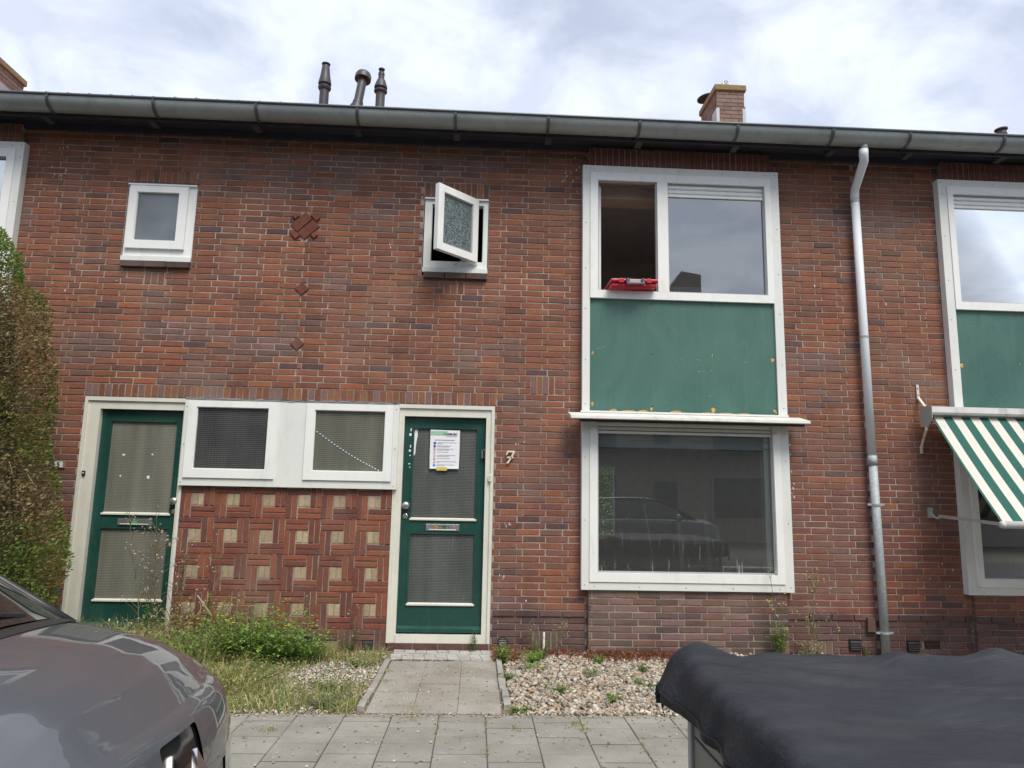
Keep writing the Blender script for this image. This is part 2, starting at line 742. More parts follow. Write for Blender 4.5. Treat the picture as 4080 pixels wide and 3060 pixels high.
# pavement tiles 30 x 30 cm, half-bonded in columns running away from the wall
tiles = []
cxn = 0
x = -8.655 - .0
col_i = 0
PX0 = -.212
i0 = int((PX0 + 8) / .3045)
for ci in range(-i0, 28):
    xa = PX0 + ci * .3045
    even = ci % 2 == 0
    ya = (-2.131 if even else -2.248)
    y = ya
    while y < -2.0:
        y += .2905
    if y > -2.0:
        pass
    yy = y
    first = True
    while yy > -3.5:
        y1 = min(yy, -1.988)
        y0 = max(yy - .2905, -3.5)
        if y1 - y0 > .03:
            tiles.append((xa, xa + .3045, y0, y1))
        yy -= .2905
big = []
for t in tiles:
    s = view_size((t[0] + t[1]) / 2, (t[2] + t[3]) / 2, 0, .3, .3)
    big.append((s, t))
big.sort(key=lambda q: -q[0])
rest = MB()
for n_, (s, t) in enumerate(big):
    xa, xb, ya, yb = t
    dz = random.uniform(-.001, .0015)
    gp = .0022 if n_ % 5 else .0035
    # rounded upper edge
    m = MB() if (n_ < 140 and s > 0) else rest
    tx, ty = random.uniform(-.002, .002), random.uniform(-.002, .002)
    B = len(m.v)
    for (ins, z) in ((0, -.03), (0, -.004), (.003, 0)):
        for (px, py) in ((xa + gp + ins, ya + .0075 + ins), (xb - gp - ins, ya + .0075 + ins), (xb - gp - ins, yb - .0075 - ins), (xa + gp + ins, yb - .0075 - ins)):
            m.v.append((px, py, z + dz + (px - xa) * tx + (py - ya) * ty))
    for r in (0, 4):
        for k in range(4):
            k2 = (k + 1) % 4
            m.f.append((B + r + k, B + r + k2, B + r + 4 + k2, B + r + 4 + k)); m.c.append((1, 1, 1))
    m.f.append((B + 8, B + 9, B + 10, B + 11)); m.c.append((1, 1, 1))
    if m is not rest:
        m.build('paving_tile', TILE, pav)
if rest.f:
    rest.build('paving_tile', TILE, pav, kind='stuff')

SETT = crete_mat('washed_sett', (.30, .29, .27), (.46, .455, .44), 3)
# path of washed concrete tiles to door 7 with a strip of small setts at the threshold
g = MB()
g.box(-.70, .20, -1.98, .0, -.06, -.016)
path = struct('path', g, SOIL)
ys = [-.428, -.703, -.999, -1.225, -1.457, -1.784, -1.978]
xs = [-.70, -.395, -.095, .20]
for a in range(len(ys) - 1):
    for b in range(3):
        m = MB()
        m.box(xs[b] + .0015, xs[b + 1] - .0015, ys[a + 1] + .0025, ys[a] - .0025, -.05, .004 + random.uniform(-.0015, .0015), jit=.001)
        m.build('path_tile', PATHT, path)
nx, ny = 9, 5
for a in range(nx):
    for b in range(ny):
        m = MB()
        x0 = -.73 + a * .1
        y0 = -.025 - (b + 1) * .08
        x0 += .012 * sin(b * 2.1)
        m.box(x0 + .003, x0 + .097, y0 + .003, y0 + .077, -.04, .006 + random.uniform(-.002, .003), jit=.002)
        m.build('sett', SETT, path)
# broken edging strips either side of the path
m = None
for side in (-1, 1):
    y = -.46
    segs = (.50, .42, .33, .16) if side < 0 else (.62, .34, .22, .20)
    for q, ln in enumerate(segs):
        e = MB()
        xx = (-.755 if side < 0 else .205) + random.uniform(-.006, .006) + (side * .012 * q * .4)
        e.box(xx, xx + .05, y - ln + .006, y, -.06, .028 + random.uniform(-.012, .012), jit=.006)
        o = e.build('edging_strip', KERBC, path)
        y -= ln


# ================================================================== HOUSES
def brick_color(x, z, k):
    r = random.random()
    base = ((0.229, 0.102, 0.061), (0.257, 0.115, 0.061), (0.207, 0.093, 0.057), (0.181, 0.091, 0.059), (0.153, 0.085, 0.060))
    wts = (.34, .20, .22, .15, .09)
    acc = 0
    for c, wg in zip(base, wts):
        acc += wg
        if r < acc:
            break
    mv = noise.noise((x * .75, z * 2.6, 5.3)) + .45 * noise.noise((x * 2.2, z * 7, 9.1))
    if mv > .30 and random.random() < .85:
        c = (0.194, 0.119, 0.092)
        if random.random() < .3:
            c = (0.163, 0.106, 0.088)
    if z < 2.1 and x > 3.0:
        if random.random() < .75:
            c = tuple(a * .4 + b * .6 for a, b in zip(c, (.185, .080, .058)))
    if z < 2.0 and x > .15 and random.random() < .45:
        c = tuple(a * .55 + b * .45 for a, b in zip(c, (.20, .095, .078)))
    if random.random() < .022:
        c = (.115, .072, .068)
    if random.random() < .03:
        c = (.28, .105, .055)
    if k < 0:
        c = random.choice([(.115, .078, .068), (.130, .088, .075), (.100, .070, .066), (.150, .090, .075), (.120, .066, .056)])
    v = random.uniform(.90, 1.12)
    return (c[0] * v * 1.02, c[1] * v * .93, c[2] * v)


def row_joints(xa, xb, k, reg):
    P = .22
    if reg == 'L':
        x0 = .8296 if k % 2 else .8296 + .056
    else:
        x0 = 3.273 - (.062 if k % 2 else 0)
    js = []
    x = x0 + P * math.ceil((xb - x0) / P)
    half = False
    while x > xa - P:
        js.append(x)
        if reg == 'L' and k % 2 == 0 and x < -3.86 and not half:
            x -= .11
            half = True
        else:
            x -= P
    return js[::-1]


def subtract(iv, holes):
    out = [iv]
    for h0, h1 in holes:
        nx_ = []
        for a, b in out:
            if h1 <= a or h0 >= b:
                nx_.append((a, b))
            else:
                if a < h0: nx_.append((a, h0))
                if b > h1: nx_.append((h1, b))
        out = nx_
    return out


def lay_bricks(name, wall, pieces, limit=290):
    """pieces: (x0,x1,y_front,z0,z1,colour,depth). The largest in view become parts, the rest one stuff part"""
    pieces = sorted(pieces, key=lambda p: -view_size((p[0] + p[1]) / 2, p[2], (p[3] + p[4]) / 2, p[1] - p[0], p[4] - p[3]))
    rest = MB()
    for i, (x0, x1, yf, z0, z1, c, dp) in enumerate(pieces):
        vis = view_size((x0 + x1) / 2, yf, (z0 + z1) / 2, 1, 1) > 0
        sep_ = i < limit and vis
        m = MB() if sep_ else rest
        yo = random.uniform(-.0022, .0012)
        tl = random.uniform(-.0016, .0016)
        B = len(m.v)
        e = .0035
        j = lambda: random.uniform(-.0019, .0019)
        for (ins, y) in ((0, yf + dp), (0, yf + yo + .004), (e, yf + yo)):
            for (px, pz) in ((x0 + ins, z0 + ins), (x1 - ins, z0 + ins), (x1 - ins, z1 - ins), (x0 + ins, z1 - ins)):
                m.v.append((px + j(), y + (0 if ins == 0 and y > yf + .01 else j() * .5), pz + j() + (tl if px > (x0 + x1) / 2 else -tl)))
        for r in (0, 4):
            for q in range(4):
                q2 = (q + 1) % 4
                m.f.append((B + r + q, B + r + q2, B + r + 4 + q2, B + r + 4 + q)); m.c.append(c)
        m.f.append((B + 8, B + 9, B + 10, B + 11)); m.c.append(c)
        if sep_:
            m.build(name, PBRICK, wall)
    if rest.f:
        rest.build(name, PBRICK, wall, kind='stuff')


def wall_cells(m, x0, x1, z0, z1, holes, y0, y1):
    X = sorted({x0, x1, *[min(max(h[i], x0), x1) for h in holes for i in (0, 1)]})
    Z = sorted({z0, z1, *[min(max(h[i], z0), z1) for h in holes for i in (2, 3)]})
    for i in range(len(X) - 1):
        for j in range(len(Z) - 1):
            xm, zm = (X[i] + X[i + 1]) / 2, (Z[j] + Z[j + 1]) / 2
            if any(h[0] < xm < h[1] and h[2] < zm < h[3] for h in holes):
                continue
            m.box(X[i], X[i + 1], y0, y1, Z[j], Z[j + 1])


ROWZ = lambda k: HZ + k * CH
LW = 8.2      # depth of the houses


def brick_field(xa, xb, reg, holes, pieces, k0=-7, k1=75, y=0.0):
    for k in range(k0, k1):
        z0, z1 = ROWZ(k) + .0048, ROWZ(k + 1) - .0048
        hs = [(h[0], h[1]) for h in holes if min(h[3], z1) - max(h[2], z0) > .4 * (z1 - z0)]
        js = row_joints(xa, xb, k, reg)
        for a, b in zip(js[:-1], js[1:]):
            iv = subtract((max(a + .0052, xa), min(b - .0052, xb)), [(h0 - .006, h1 + .006) for h0, h1 in hs])
            for p, q in iv:
                if q - p < .012:
                    continue
                jj = random.uniform(-.004, .004)
                yy = y - (.014 if k == -1 else (.004 if k < -1 else 0))
                if (q - p) > .15:
                    q += jj * .5
                pieces.append((p, q, yy, z0, z1, brick_color(p, z0, k), .05))


def soldier(pieces, xa, xb, z0, z1, y=0.0, pitch=.0625, cols=None, name=None):
    n = max(1, round((xb - xa) / pitch))
    w_ = (xb - xa) / n
    for i in range(n):
        c = cols(i) if cols else brick_color(xa + i * w_, z0, 5)
        pieces.append((xa + i * w_ + .0045, xa + (i + 1) * w_ - .0045, y, z0 + .004, z1 - .004, c, .05))


def redbrick(i=0):
    c = random.choice([(0.235, 0.101, 0.055), (0.205, 0.085, 0.050), (0.180, 0.076, 0.050), (0.255, 0.109, 0.056)])
    if random.random() < .18: c = (.20, .12, .11)
    return c


def screws(m, pts, y, r=.0045):
    for (x, z) in pts:
        m.lathe((x, y, z), (0, -1, 0), [(-.001, r), (.0018, r), (.003, r * .4)], 6)


def frame_rect(m, x0, x1, z0, z1, y0, y1, wl, wr, wt, wb, lip=.006):
    """mitred frame members as butted boxes, with a thin inner bead"""
    m.box(x0, x0 + wl, y0, y1, z0, z1)
    m.box(x1 - wr, x1, y0, y1, z0, z1)
    m.box(x0 + wl, x1 - wr, y0 + .0008, y1, z1 - wt, z1)
    m.box(x0 + wl, x1 - wr, y0 + .0008, y1, z0, z0 + wb)
    # bead
    a, b, c, d = x0 + wl, x1 - wr, z0 + wb, z1 - wt
    yb0, yb1 = y0 + .012, y1 - .004
    t = lip
    m.box(a, a + t, yb0, yb1, c, d)
    m.box(b - t, b, yb0, yb1, c, d)
    m.box(a + t, b - t, yb0 + .001, yb1, d - t, d)
    m.box(a + t, b - t, yb0 + .001, yb1, c, c + t)


def pane(x0, x1, z0, z1, y, mat, parent, name='glass_pane', th=.005):
    m = MB()
    m.box(x0, x1, y, y + th, z0, z1)
    return m.build(name, mat, parent)


def thin_pane(x0, x1, z0, z1, y, mat, parent, name='glass_pane'):
    m = MB()
    m.face([(x0, y, z0), (x1, y, z0), (x1, y, z1), (x0, y, z1)])
    return m.build(name, mat, parent)


def part(name, parent, label=None):
    o = bpy.data.objects.new(name, None)
    COL.objects.link(o)
    o.parent = parent
    if label: o['label'] = label
    return o


def slats(m, x0, x1, z0, z1, n, y):
    h = (z1 - z0) / n
    for i in range(n):
        a, b = z0 + i * h, z0 + (i + 1) * h
        # convex roller shutter slat
        pts = [(x0, y + .004, a + .002), (x0, y - .006, a + h * .25), (x0, y - .007, a + h * .65), (x0, y + .001, b - .003), (x0, y + .01, b - .003), (x0, y + .01, a + .002)]
        m.slab(pts, (x1 - x0, 0, 0))


def bay_unit(house, F, holes_light=True, sun_shelf=True, upper_open=True, side='L'):
    """the two storey window bay; F maps house-7 x to world x"""
    bx = lambda m, a, b, *r: m.box(F(a), F(b), *r)
    sr = part('bay_surround', house)
    for (a, b, c, d, ya) in ((1.0, 1.0745, .575, 2.24, -.086), (1.0, 1.0745, 2.243, 4.825, -.086), (2.957, 3.045, .575, 2.24, -.086), (2.957, 3.045, 2.243, 4.825, -.086),
                             (1.0755, 2.956, 4.751, 4.824, -.0855), (1.0755, 2.956, .576, .648, -.0855)):
        m = MB()
        bx(m, a, b, ya, -.004, c, d)
        m.build('surround_board', BOARD, sr)
    m = MB()
    for z in (.62, 1.22, 1.82, 2.34, 2.78, 3.3, 3.72, 4.2, 4.66, 4.79):
        screws(m, [(F(1.03), z), (F(3.01), z)], -.087)
    for xx in (1.12, 1.55, 2.0, 2.45, 2.9):
        screws(m, [(F(xx), 4.787), (F(xx), .605)], -.0865)
    m.build('screw_heads', BLOCK, sr, kind='stuff')
    # upper window
    uw = part('upper_window', house)
    m = MB()
    Y0, Y1 = -.096, -.02
    bx(m, 1.0755, 1.154, Y0, Y1, 3.412, 4.748)
    bx(m, 2.893, 2.955, Y0, Y1, 3.412, 4.748)
    bx(m, 1.1545, 2.8925, Y0 + .0008, Y1, 4.664, 4.748)
    bx(m, 1.1545, 2.8925, Y0 + .0008, Y1, 3.412, 3.492)
    bx(m, 1.767, 1.876, Y0 + .0004, Y1, 3.4925, 4.6635)
    m.build('window_frame', WHITE, uw)
    m = MB()
    for (a, b, c, d) in ((1.154, 1.766, 3.492, 4.664), (1.877, 2.892, 3.493, 4.664)):
        t = .012
        bx(m, a, a + t, -.07, -.03, c, d)
        bx(m, b - t, b, -.07, -.03, c, d)
        bx(m, a + t, b - t, -.069, -.03, c, c + t)
        bx(m, a + t, b - t, -.069, -.03, d - t, d)
    m.build('glazing_bead', LEADEN, uw)
    thin_pane(F(1.885), F(2.885), 3.50, 4.53, -.045, GLASSUP, uw)
    m = MB()
    slats(m, min(F(1.889), F(2.884)), max(F(1.889), F(2.884)), 4.555, 4.655, 2, -.055)
    a, b = sorted((F(1.889), F(2.884)))
    m.box(a, b, -.066, -.045, 4.523, 4.548)
    m.build('roller_shutter', WHITE, uw)
    if not upper_open:
        thin_pane(F(1.17), F(1.755), 3.50, 4.65, -.045, GLASSUP, uw)
    else:
        # casement swung into the room: white stile and dark glass edge
        m = MB()
        bx(m, 1.168, 1.20, .0, .50, 3.50, 3.56)
        bx(m, 1.168, 1.20, .0, .50, 4.58, 4.64)
        bx(m, 1.168, 1.20, .0, .05, 3.561, 4.579)
        bx(m, 1.168, 1.20, .45, .50, 3.561, 4.579)
        m.build('open_casement', WHITE, uw)
        m = MB()
        bx(m, 1.16, 2.88, .16, .40, 4.575, 4.70)
        m.build('curtain_box', plain_cache('beige_plaster', (.50, .42, .34), .9), uw)
        m = MB()
        bx(m, 1.182, 1.186, .05, .45, 3.56, 4.58)
        m.build('casement_glass', GLASS, uw)
    # green panel
    gp = MB()
    bx(gp, 1.0755, 2.956, -.064, -.008, 2.275, 3.410)
    gpo = gp.build('green_panel', PANELG, house)
    m = MB()
    for (xx, zz, r, s) in ((1.103, 2.855, .016, 1), (1.103, 2.34, .018, 2), (1.69, 2.305, .016, 3), (2.31, 2.31, .026, 4), (2.925, 2.832, .02, 5), (2.925, 2.32, .014, 6), (2.315, 2.86, .010, 7), (2.94, 2.30, .01, 8)):
        n_ = 9
        pts = []
        for q in range(n_):
            rr = r * (.75 + .5 * random.random())
            pts.append((F(xx) + cos(-2 * pi * q / n_) * rr * .8, -.0645, zz + sin(-2 * pi * q / n_) * rr * 1.15))
        m.slab(pts, (0, -.0012, 0))
    xx = 1.2
    while xx < 2.9:
        ln = random.uniform(.05, .17)
        if random.random() < .62:
            h = random.uniform(.008, .02)
            pts = [(F(xx), -.0645, 2.277), (F(xx + ln), -.0645, 2.277), (F(xx + ln * .9), -.0645, 2.277 + h * .7), (F(xx + ln * .55), -.0645, 2.277 + h), (F(xx + ln * .15), -.0645, 2.277 + h * .6)]
            m.slab(pts, (0, -.0012, 0))
        xx += ln + random.uniform(.01, .06)
    m.build('chipped_paint_patches', CHIP, gpo, kind='stuff')
    m = MB()
    for xx in (1.10, 1.70, 2.32, 2.93):
        screws(m, [(F(xx), 3.37), (F(xx), 2.86), (F(xx), 2.335)], -.066, .006)
    m.build('screw_heads', BLACKP, gpo, kind='stuff')
    # lower window
    lw = part('lower_window', house)
    m = MB()
    bx(m, 1.0755, 1.153, Y0, Y1, .65, 2.232)
    bx(m, 2.886, 2.956, Y0, Y1, .65, 2.232)
    bx(m, 1.1535, 2.8855, Y0 + .0008, Y1, .65, .732)
    bx(m, 1.1535, 2.8855, Y0 + .0008, Y1, 2.215, 2.232)
    m.build('window_frame', WHITE, lw)
    m = MB()
    t = .014
    bx(m, 1.154, 1.154 + t, -.06, -.02, .733, 2.06)
    bx(m, 2.885 - t, 2.885, -.06, -.02, .733, 2.06)
    bx(m, 1.154 + t, 2.885 - t, -.058, -.02, .733, .733 + t)
    m.build('glazing_bead', LEADEN, lw)
    m = MB()
    bx(m, 2.82, 2.884, -.005, .09, .75, 2.2)
    m.build('inner_reveal', WHITE, lw)
    thin_pane(F(1.16), F(2.88), .742, 2.07, -.04, GLASSLOW, lw)
    m = MB()
    a, b = sorted((F(1.16), F(2.88)))
    slats(m, a, b, 2.085, 2.213, 3, -.055)
    m.box(a, b, -.068, -.046, 2.056, 2.080)
    m.build('roller_shutter', WHITE, lw)
    m = MB()
    m.box(a, b, .0, .05, 1.925, 2.055)
    m.box(a, b, -.012, .05, 1.925, 1.945)
    m.box(a, b, -.012, .05, 2.0, 2.012)
    m.build('inner_blind_box', plain_cache('pale_green_grey', (.42, .47, .44), .6), lw)
    m = MB()
    for xx in (1.115, 2.925):
        bx(m, xx - .018, xx + .018, -.110, -.097, 2.075, 2.16)
        bx(m, xx - .006, xx + .006, -.135, -.110, 2.085, 2.11)
    m.build('awning_lug', WHITE, lw)
    return lw


_pc = {}


def plain_cache(n_, *a, **k):
    if n_ not in _pc:
        _pc[n_] = plain(n_, *a, **k)
    return _pc[n_]


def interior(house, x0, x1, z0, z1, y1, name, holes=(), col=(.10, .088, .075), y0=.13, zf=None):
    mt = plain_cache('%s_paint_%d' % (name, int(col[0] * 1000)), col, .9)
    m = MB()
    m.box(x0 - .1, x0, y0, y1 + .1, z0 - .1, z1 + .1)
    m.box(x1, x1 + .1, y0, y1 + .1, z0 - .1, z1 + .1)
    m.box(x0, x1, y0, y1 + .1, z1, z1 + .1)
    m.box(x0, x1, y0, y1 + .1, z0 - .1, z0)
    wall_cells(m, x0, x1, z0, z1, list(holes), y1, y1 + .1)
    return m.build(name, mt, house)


def small_window(house, x0, x1, z0, z1, sx0, sx1, sz0, sz1, opened=False, fw=.07):
    w_ = part('small_window', house)
    m = MB()
    frame_rect(m, x0, x1, z0 + .05, z1 - .012, .012, .09, fw if opened else .06, .046 if opened else .11, .045, .12 if not opened else .072)
    m.build('window_frame', WHITE, w_)
    m = MB()
    m.box(x0 - .004, x1 + .004, -.014, .09, z0, z0 + .047)
    m.build('sill_profile', BOARD, w_)
    m = MB()
    m.box(x0 - .002, x1 + .002, -.012, .09, z1 - .0115, z1 + .004)
    m.build('drip_strip', WHITE, w_)
    m = MB()
    m.box(x0 - .02, x1 + .02, .004, .02, z1 + .005, z1 + .022)
    m.build('lead_strip', SOFFIT, w_)
    if not opened:
        m = MB()
        frame_rect(m, sx0, sx1, sz0, sz1, -.018, .05, .072, .088, .066, .082)
        m.build('sash', WHITE, w_)
        pane(sx0 + .07, sx1 - .086, sz0 + .08, sz1 - .064, .012, M_OBSC, w_)
    return w_


# cloudy privacy glass
def obsc():
    m = M('obscure_glass')
    n = m.noise(60, 3, .6)
    m.color(m.mix(m.ramp(m.noise(3, 2, .5), .3, .7), (.10, .115, .135), (.16, .18, .20))).rough(.22).spec(.8)
    m.bump(n, .12, .002)
    return m.m


M_OBSC = obsc()


def hammered():
    m = M('hammered_glass')
    v = m.n('ShaderNodeTexNoise')
    v.inputs['Scale'].default_value = 62
    v.inputs['Detail'].default_value = 2
    v.inputs['Distortion'].default_value = 1.2
    m.l(m.pos(), v.inputs['Vector'])
    f = v.outputs['Fac']
    m.color(m.mix(m.ramp(f, .42, .62), (.035, .055, .058), (.22, .27, .27))).rough(.12).spec(.9)
    m.bump(f, .7, .006)
    return m.m


M_HAMM = hammered()

ENT = (-2.81, .150, -.05, 2.302)       # opening holding both front doors and the panel between


def door(house, fx0, fx1, lx0, lx1, gx0, gx1, knob_x, gmat, name_lab, wl, leftcut=None):
    fr = part('door_frame', house)
    y0, y1 = .008, .12
    m = MB()
    m.box(fx0, lx0 - .003, y0, y1, .06, 2.297)
    m.box(lx1 + .003, fx1, y0, y1, .06, 2.297)
    m.box(lx0 - .003, lx1 + .003, y0 + .001, y1, 2.185, 2.296)
    m.build('jamb', CREAM, fr)
    m = MB()   # outer moulding
    m.box(fx0, fx0 + .028, -.008, .0075, .062, 2.30)
    m.box(fx1 - .028, fx1, -.008, .0075, .062, 2.30)
    m.box(fx0 + .028, fx1 - .028, -.0075, .0085, 2.262, 2.299)
    m.build('moulding', CREAM, fr)
    m = MB()
    m.box(lx0 - .003, lx1 + .003, -.004, .12, .062, .138)
    m.build('threshold', CREAM, fr)
    d = part('front_door', house, name_lab)
    Y = .058
    m = MB()
    zs = (.148, .406, 1.057, 1.198, 2.07, 2.182)
    m.box(lx0, gx0, Y, Y + .045, zs[0], zs[5])
    m.box(gx1, lx1, Y, Y + .045, zs[0], zs[5])
    m.box(gx0, gx1, Y + .0006, Y + .045, zs[4], zs[5])
    m.box(gx0, gx1, Y + .0006, Y + .045, zs[2], zs[3])
    m.box(gx0, gx1, Y + .0006, Y + .045, zs[0], zs[1])
    # moulded beads proud of the leaf round each pane
    for (a, b) in ((zs[1], zs[2]), (zs[3], zs[4])):
        t = .016
        m.box(gx0 - t, gx0, Y - .007, Y - .0005, a - t, b + t)
        m.box(gx1, gx1 + t, Y - .007, Y - .0005, a - t, b + t)
        m.box(gx0, gx1, Y - .0065, Y, b, b + t)
    m.build('door_leaf', DOORG, d)
    for (a, b) in ((zs[1], zs[2]), (zs[3], zs[4])):
        pane(gx0 - .002, gx1 + .002, a, b, Y + .014, gmat, d)
        m = MB()
        m.slab([(gx0 - .012, Y - .014, a - .012), (gx0 - .012, Y - .014, a + .002), (gx0 - .012, Y + .012, a + .012), (gx0 - .012, Y + .012, a - .012)], (gx1 - gx0 + .024, 0, 0))
        m.build('glazing_bar', CREAM, d)
    m = MB()
    m.slab([(lx0, Y - .002, .148), (lx0, Y - .034, .152), (lx0, Y - .030, .185), (lx0, Y - .002, .208)], (lx1 - lx0, 0, 0))
    m.build('weather_bar', DOORG, d)
    # knob and lock
    m = MB()
    m.lathe((knob_x, Y, 1.322), (0, -1, 0), [(0, .036), (.006, .036), (.007, .022), (.03, .020), (.034, .034), (.045, .036), (.058, .031), (.063, .012)], 20)
    m.build('knob', STEEL, d, smooth=True)
    m = MB()
    m.lathe((knob_x - .003, Y, 1.222), (0, -1, 0), [(0, .025), (.008, .025), (.011, .02), (.012, .010), (.016, .009)], 18)
    m.box(knob_x - .0045, knob_x - .0015, Y - .0175, Y - .016, 1.217, 1.227)
    m.build('lock', STEEL, d)
    # letter plate
    cxm = (gx0 + gx1) / 2
    lp = MB()
    lp.box(cxm - .16, cxm + .16, Y - .010, Y - .0005, 1.088, 1.151)
    lpo = lp.build('letter_plate', STEEL, d)
    add_mod_bevel(lpo, .002, 2)
    return d, cxm, Y


def build_house5():
    h = thing('brick_house', 'red brick terraced house numbered 5, half behind the conifer, its small upstairs window shut', 'house', (-4.65, 0, 0), 'terraced brick houses in the row')
    wall = part('wall', h)
    F = lambda x: -3.6 - x
    holes = [(-7.6, -7.5, 0, 0), (-3.775, -1.8, -.5, 2.305), (-3.59, -2.908, 3.613, 4.47),
             (-6.55, -4.67, .6, 5.2)]
    special = [(-3.79, -1.8, 2.305, 2.4296), (-3.60, -2.93, 4.4235 + CH, 4.610 + .018), (-3.345, -3.15, 3.427, 3.551), (-1.99, -1.8, 3.90, 4.27), (-1.90, -1.8, 3.34, 3.53)]
    pieces = []
    hb = holes + special[:3] + [(-6.58, -4.67, -.5, .6)]
    brick_field(-7.5, -1.8, 'L', hb, pieces)
    # remove ornament cells of this side
    pieces = ornament_cut(pieces)
    soldier(pieces, -3.79, -1.8, 2.305, 2.430, cols=redbrick)
    soldier(pieces, -3.60, -2.93, 4.488, 4.628, cols=lambda i: brick_color(-3.2, 4.5, 5))
    soldier(pieces, -3.345, -3.15, 3.427, 3.551, cols=redbrick)
    m = MB()
    wall_cells(m, -7.5, -1.8, -.3, 5.03, holes, .0045, .11)
    m.build('mortar_bed', MORTAR, wall)
    # bay brickwork
    m = MB()
    m.box(-6.58, -4.672, -.0555, .0035, -.2, .572)
    m.build('mortar_bed', MORTAR, wall)
    m = MB()
    m.box(-6.58, -4.672, -.0555, .0035, 4.828, 5.03)
    m.build('mortar_bed', MORTAR, wall)
    bp = []
    brick_field(-6.58, -4.67, 'L', [], bp, -7, 3, -.06)
    soldier(bp, -6.58, -4.67, 4.832, 5.03, -.06)
    lay_bricks('brick', wall, pieces + bp)
    # sill bricks
    x = -3.578
    for i in range(3):
        m = MB()
        m.box(x + .004, x + .221, -.042, .05, 3.598, 3.655, col=(.075, .055, .055), jit=.0015)
        m.build('sill_brick', PBRICK, wall)
        x += .2245
    # windows
    small_window(h, -3.586, -2.913, 3.664, 4.468, -3.563, -2.989, 3.793, 4.446)
    bay_unit(h, F, upper_open=False)
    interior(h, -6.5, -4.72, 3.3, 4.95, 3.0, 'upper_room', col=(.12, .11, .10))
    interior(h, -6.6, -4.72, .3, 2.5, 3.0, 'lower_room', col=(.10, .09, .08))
    # front door
    d, cxm, Y = door(h, -3.775, -2.80, -3.628, -2.848, -3.532, -2.915, -2.868, FIG5, 'green front door with pale grey patterned glass', .13)
    m = MB()
    for (x, z, r) in ((-3.40, 1.75, .016), (-3.13, 1.76, .012), (-3.41, 1.55, .010), (-3.15, 1.545, .017)):
        pts = [(x + cos(-2 * pi * q / 7) * r * random.uniform(.5, 1.2), Y + .0135, z + sin(-2 * pi * q / 7) * r * random.uniform(.5, 1.2)) for q in range(7)]
        m.slab(pts, (0, -.001, 0))
    m.build('torn_paper_scraps', PAPER, d, kind='stuff')
    m = MB()
    m.lathe((cxm, Y - .0105, 1.122), (0, -1, 0), [(0, .012), (.0008, .012)], 14)
    m.box(cxm - .03, cxm + .02, Y - .0112, Y - .0104, 1.113, 1.130)
    m.build('green_letterbox_sticker', plain_cache('sticker_green', (.03, .45, .14), .5), d)
    m = MB()
    m.box(cxm - .135, cxm + .125, Y - .016, Y - .0105, 1.098, 1.104)
    m.build('letter_flap_lip', WHITE, d)
    # window beside the door
    e = part('entrance_window', h, 'dark ribbed hall window beside the left door')
    m = MB()
    frame_rect(m, -2.779, -1.936, 1.546, 2.281, -.060, .02, .08, .085, .062, .084)
    m.build('window_frame', WHITE, e)
    pane(-2.70, -2.02, 1.628, 2.221, -.028, FIGA, e)
    m = MB()
    m.box(-2.816, -2.7805, -.046, .02, 1.472, 2.283)
    m.box(-2.780, -1.9465, -.045, .02, 1.472, 1.5445)
    m.build('surround_board', BOARD, e)
    m = MB()
    screws(m, [(-2.798, 1.50), (-2.798, 1.86), (-2.798, 2.22)], -.0475)
    m.build('screw_heads', BLOCK, e, kind='stuff')
    m = MB()
    m.box(-2.812, -2.797, -.012, .06, .0, 1.471)
    m.build('white_edge_trim', BOARD, e)
    return h, wall


def in_poly_diamond(cx_, cz, r, x, z):
    return abs(x - cx_) + abs(z - cz) < r


def ornament_cut(pieces):
    """trim the coursed bricks round the lozenge ornaments on the party line"""
    out = []
    zones = [(-1.81, 4.089, .158), (-1.80, 3.432, .078), (-1.81, 2.874, .078)]
    for p in pieces:
        x0, x1, yf, z0, z1, c, dp = p
        zm = (z0 + z1) / 2
        keep = True
        for (cx_, cz, r) in zones:
            if abs(zm - cz) < r - .004:
                hw = r + .004 - abs(zm - cz) * .97
                a, b = cx_ - hw, cx_ + hw
                if x1 > a and x0 < b:
                    if x0 < a - .015 and x1 > b + .015:
                        out.append((x0, a, yf, z0, z1, c, dp))
                        x0 = b
                    elif x0 < a - .015:
                        x1 = a
                    elif x1 > b + .015:
                        x0 = b
                    else:
                        keep = False
        if keep and x1 - x0 > .025:
            out.append((x0, x1, yf, z0, z1, c, dp))
    return out


def quad_brick(name, wall, cx_, cz, w_, h_, ang, y, col, dp=.05, th=None):
    m = MB()
    ca, sa = cos(ang), sin(ang)
    e = .003

    def P(u, v, yy):
        return (cx_ + u * ca - v * sa, yy, cz + u * sa + v * ca)
    B = 0
    for (ins, yy) in ((0, y + dp), (0, y + .004), (e, y)):
        a, b = w_ / 2 - ins, h_ / 2 - ins
        for (u, v) in ((-a, -b), (a, -b), (a, b), (-a, b)):
            m.v.append(P(u + random.uniform(-.001, .001), v + random.uniform(-.001, .001), yy))
    for r in (0, 4):
        for q in range(4):
            q2 = (q + 1) % 4
            m.f.append((r + q, r + q2, r + 4 + q2, r + 4 + q)); m.c.append(col)
    m.f.append((8, 9, 10, 11)); m.c.append(col)
    return m.build(name, PBRICK, wall)


